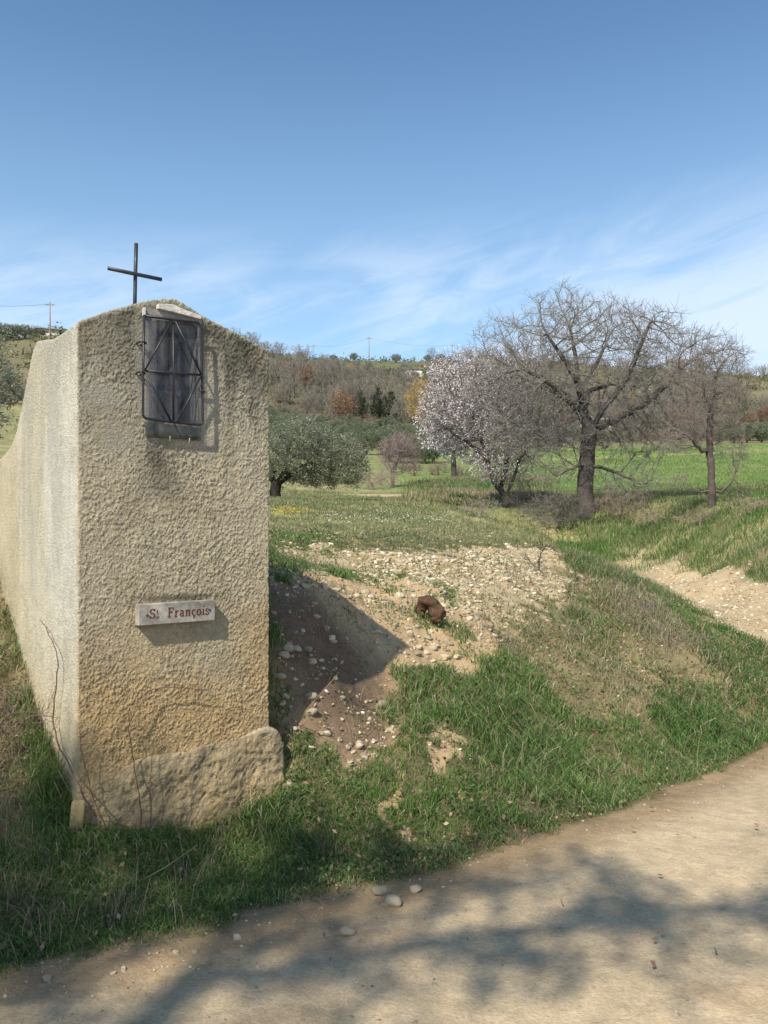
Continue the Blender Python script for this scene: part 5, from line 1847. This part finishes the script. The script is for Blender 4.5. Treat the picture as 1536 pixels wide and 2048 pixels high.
stem_on('bramble', 'thin bramble stem beside the left corner of the shrine front', 'bramble', [(215,1660),(188,1600),(172,1540),(163,1500),(159,1462)], .0035, M_stem, .05, seed=2)
stem_on('bramble', 'bramble stem bending right across the middle of the shrine front', 'bramble', [(282,1690),(282,1620),(276,1570),(265,1510),(255,1455),(272,1420),(302,1380),(340,1374),(390,1378),(425,1384)], .0034, M_stem, .045, seed=3)
stem_on('withered_twig', 'short faint dry stem on the shrine foundation', 'twig', [(300,1690),(303,1590),(302,1520),(322,1450)], .002, M_stem, .05, False, seed=4)
stem_on('withered_twig', 'dry stem crossing low over the foundation face', 'twig', [(300,1690),(250,1650),(200,1640),(190,1600)], .002, M_stem, .06, False, seed=5)

def stick(name, label, pts, r, m, seed):
    h0 = hit(*pts[0], 2.2, 20)
    Y0 = h0[1]
    P = [np.array(at(px, py, Y0-.12*i)) for i, (px, py) in enumerate(pts)]
    P = np.array(P)
    mb = MB(); mb.tube(P-P[0], np.linspace(r, r*.4, len(P)), 6)
    o = mb.build(name, m, None, True); o.location = P[0]
    tag(o, label, 'stick')
stick('dry_stalk', 'long thin straw-coloured stalk leaning across the shrine shadow', [(595,1450),(612,1420),(650,1378),(674,1350)], .0028, M_straw, 1)
stick('dry_stalk', 'shorter straw stalk low by the corner of the foundation', [(600,1455),(622,1435),(640,1405)], .002, M_straw, 2)
stick('dry_stalk', 'pale dry stalk lying across the verge grass in front of the shrine', [(275,1765),(330,1735),(395,1690)], .002, M_straw, 3)

def clod():
    h = hit(862, 1240, 3, 20)
    M_clod = mat('clay_clod', (.085, .052, .03), .95, tones=((20, .6, 1.3, 5), (80, .8, 1.2, 3)), bumps=((25, .012, 5), (90, .004, 3)))
    Y0 = h[1]
    pts = [(838, 1232), (840, 1212), (850, 1200), (864, 1205), (874, 1222), (873, 1240)]
    P = np.array([at(px, py+6, Y0-.02*i) for i, (px, py) in enumerate(pts)])
    rad = np.array([.030, .046, .050, .052, .058, .042])
    t = np.linspace(0, len(P)-1, 40)
    Q = np.stack([np.interp(t, np.arange(len(P)), P[:, k]) for k in range(3)], 1)
    rr = np.interp(t, np.arange(len(P)), rad)
    base = Q[-1].copy()
    rr[0] *= .5; rr[-1] *= .5
    mb = MB(); mb.tube(Q-base, rr, 24)
    V = np.concatenate(mb.V)
    nn = fbm(V[:, 0]*17, V[:, 1]*17, V[:, 2]*17, 7, 3)+.5*fbm(V[:, 0]*60, V[:, 1]*60, V[:, 2]*60, 9, 2)
    c0 = np.repeat(Q-base, 24, 0)
    V = c0+(V-c0)*(1+.8*nn[:, None])
    mb.V = [V]
    o = mb.build('earth_clod', M_clod, None, True); o.location = base
    tag(o, 'curled brown clod of clay on the stony crest slope', 'clod')
    h = hit(884, 1188, 3, 20)
    V, F = stone_mesh(411, 3)
    V = V*(1+.25*fbm(V[:, 0]*3, V[:, 1]*3, V[:, 2]*3, 4)[:, None])
    o = mesh('earth_clod', V*.03, [F], M_clod); o.location = (h[0], h[1], h[2]+.015)
    tag(o, 'small dark red-brown clod behind the curled one', 'clod')
clod()

def slab():
    # broken corner of render leaning at the foot of the left edge
    u, z = face(163, 1625, .03)
    V, F = stone_mesh(421, 3)
    V = np.clip(V, [-.62, -.5, -.5], [.6, .55, .42])*np.array([.05, .035, .17])
    o = mesh('broken_render', V, [F], mat('ochre_render', (.36, .27, .14), .9, tones=((20, .6, 1.2, 4),), bumps=((60, .004, 4),))); o.location = S(u-.02, .03, z-.01); o.rotation_euler = (.1, .1, .4)
    tag(o, 'upright broken piece of ochre render at the left foot of the shrine', 'rubble')
slab()
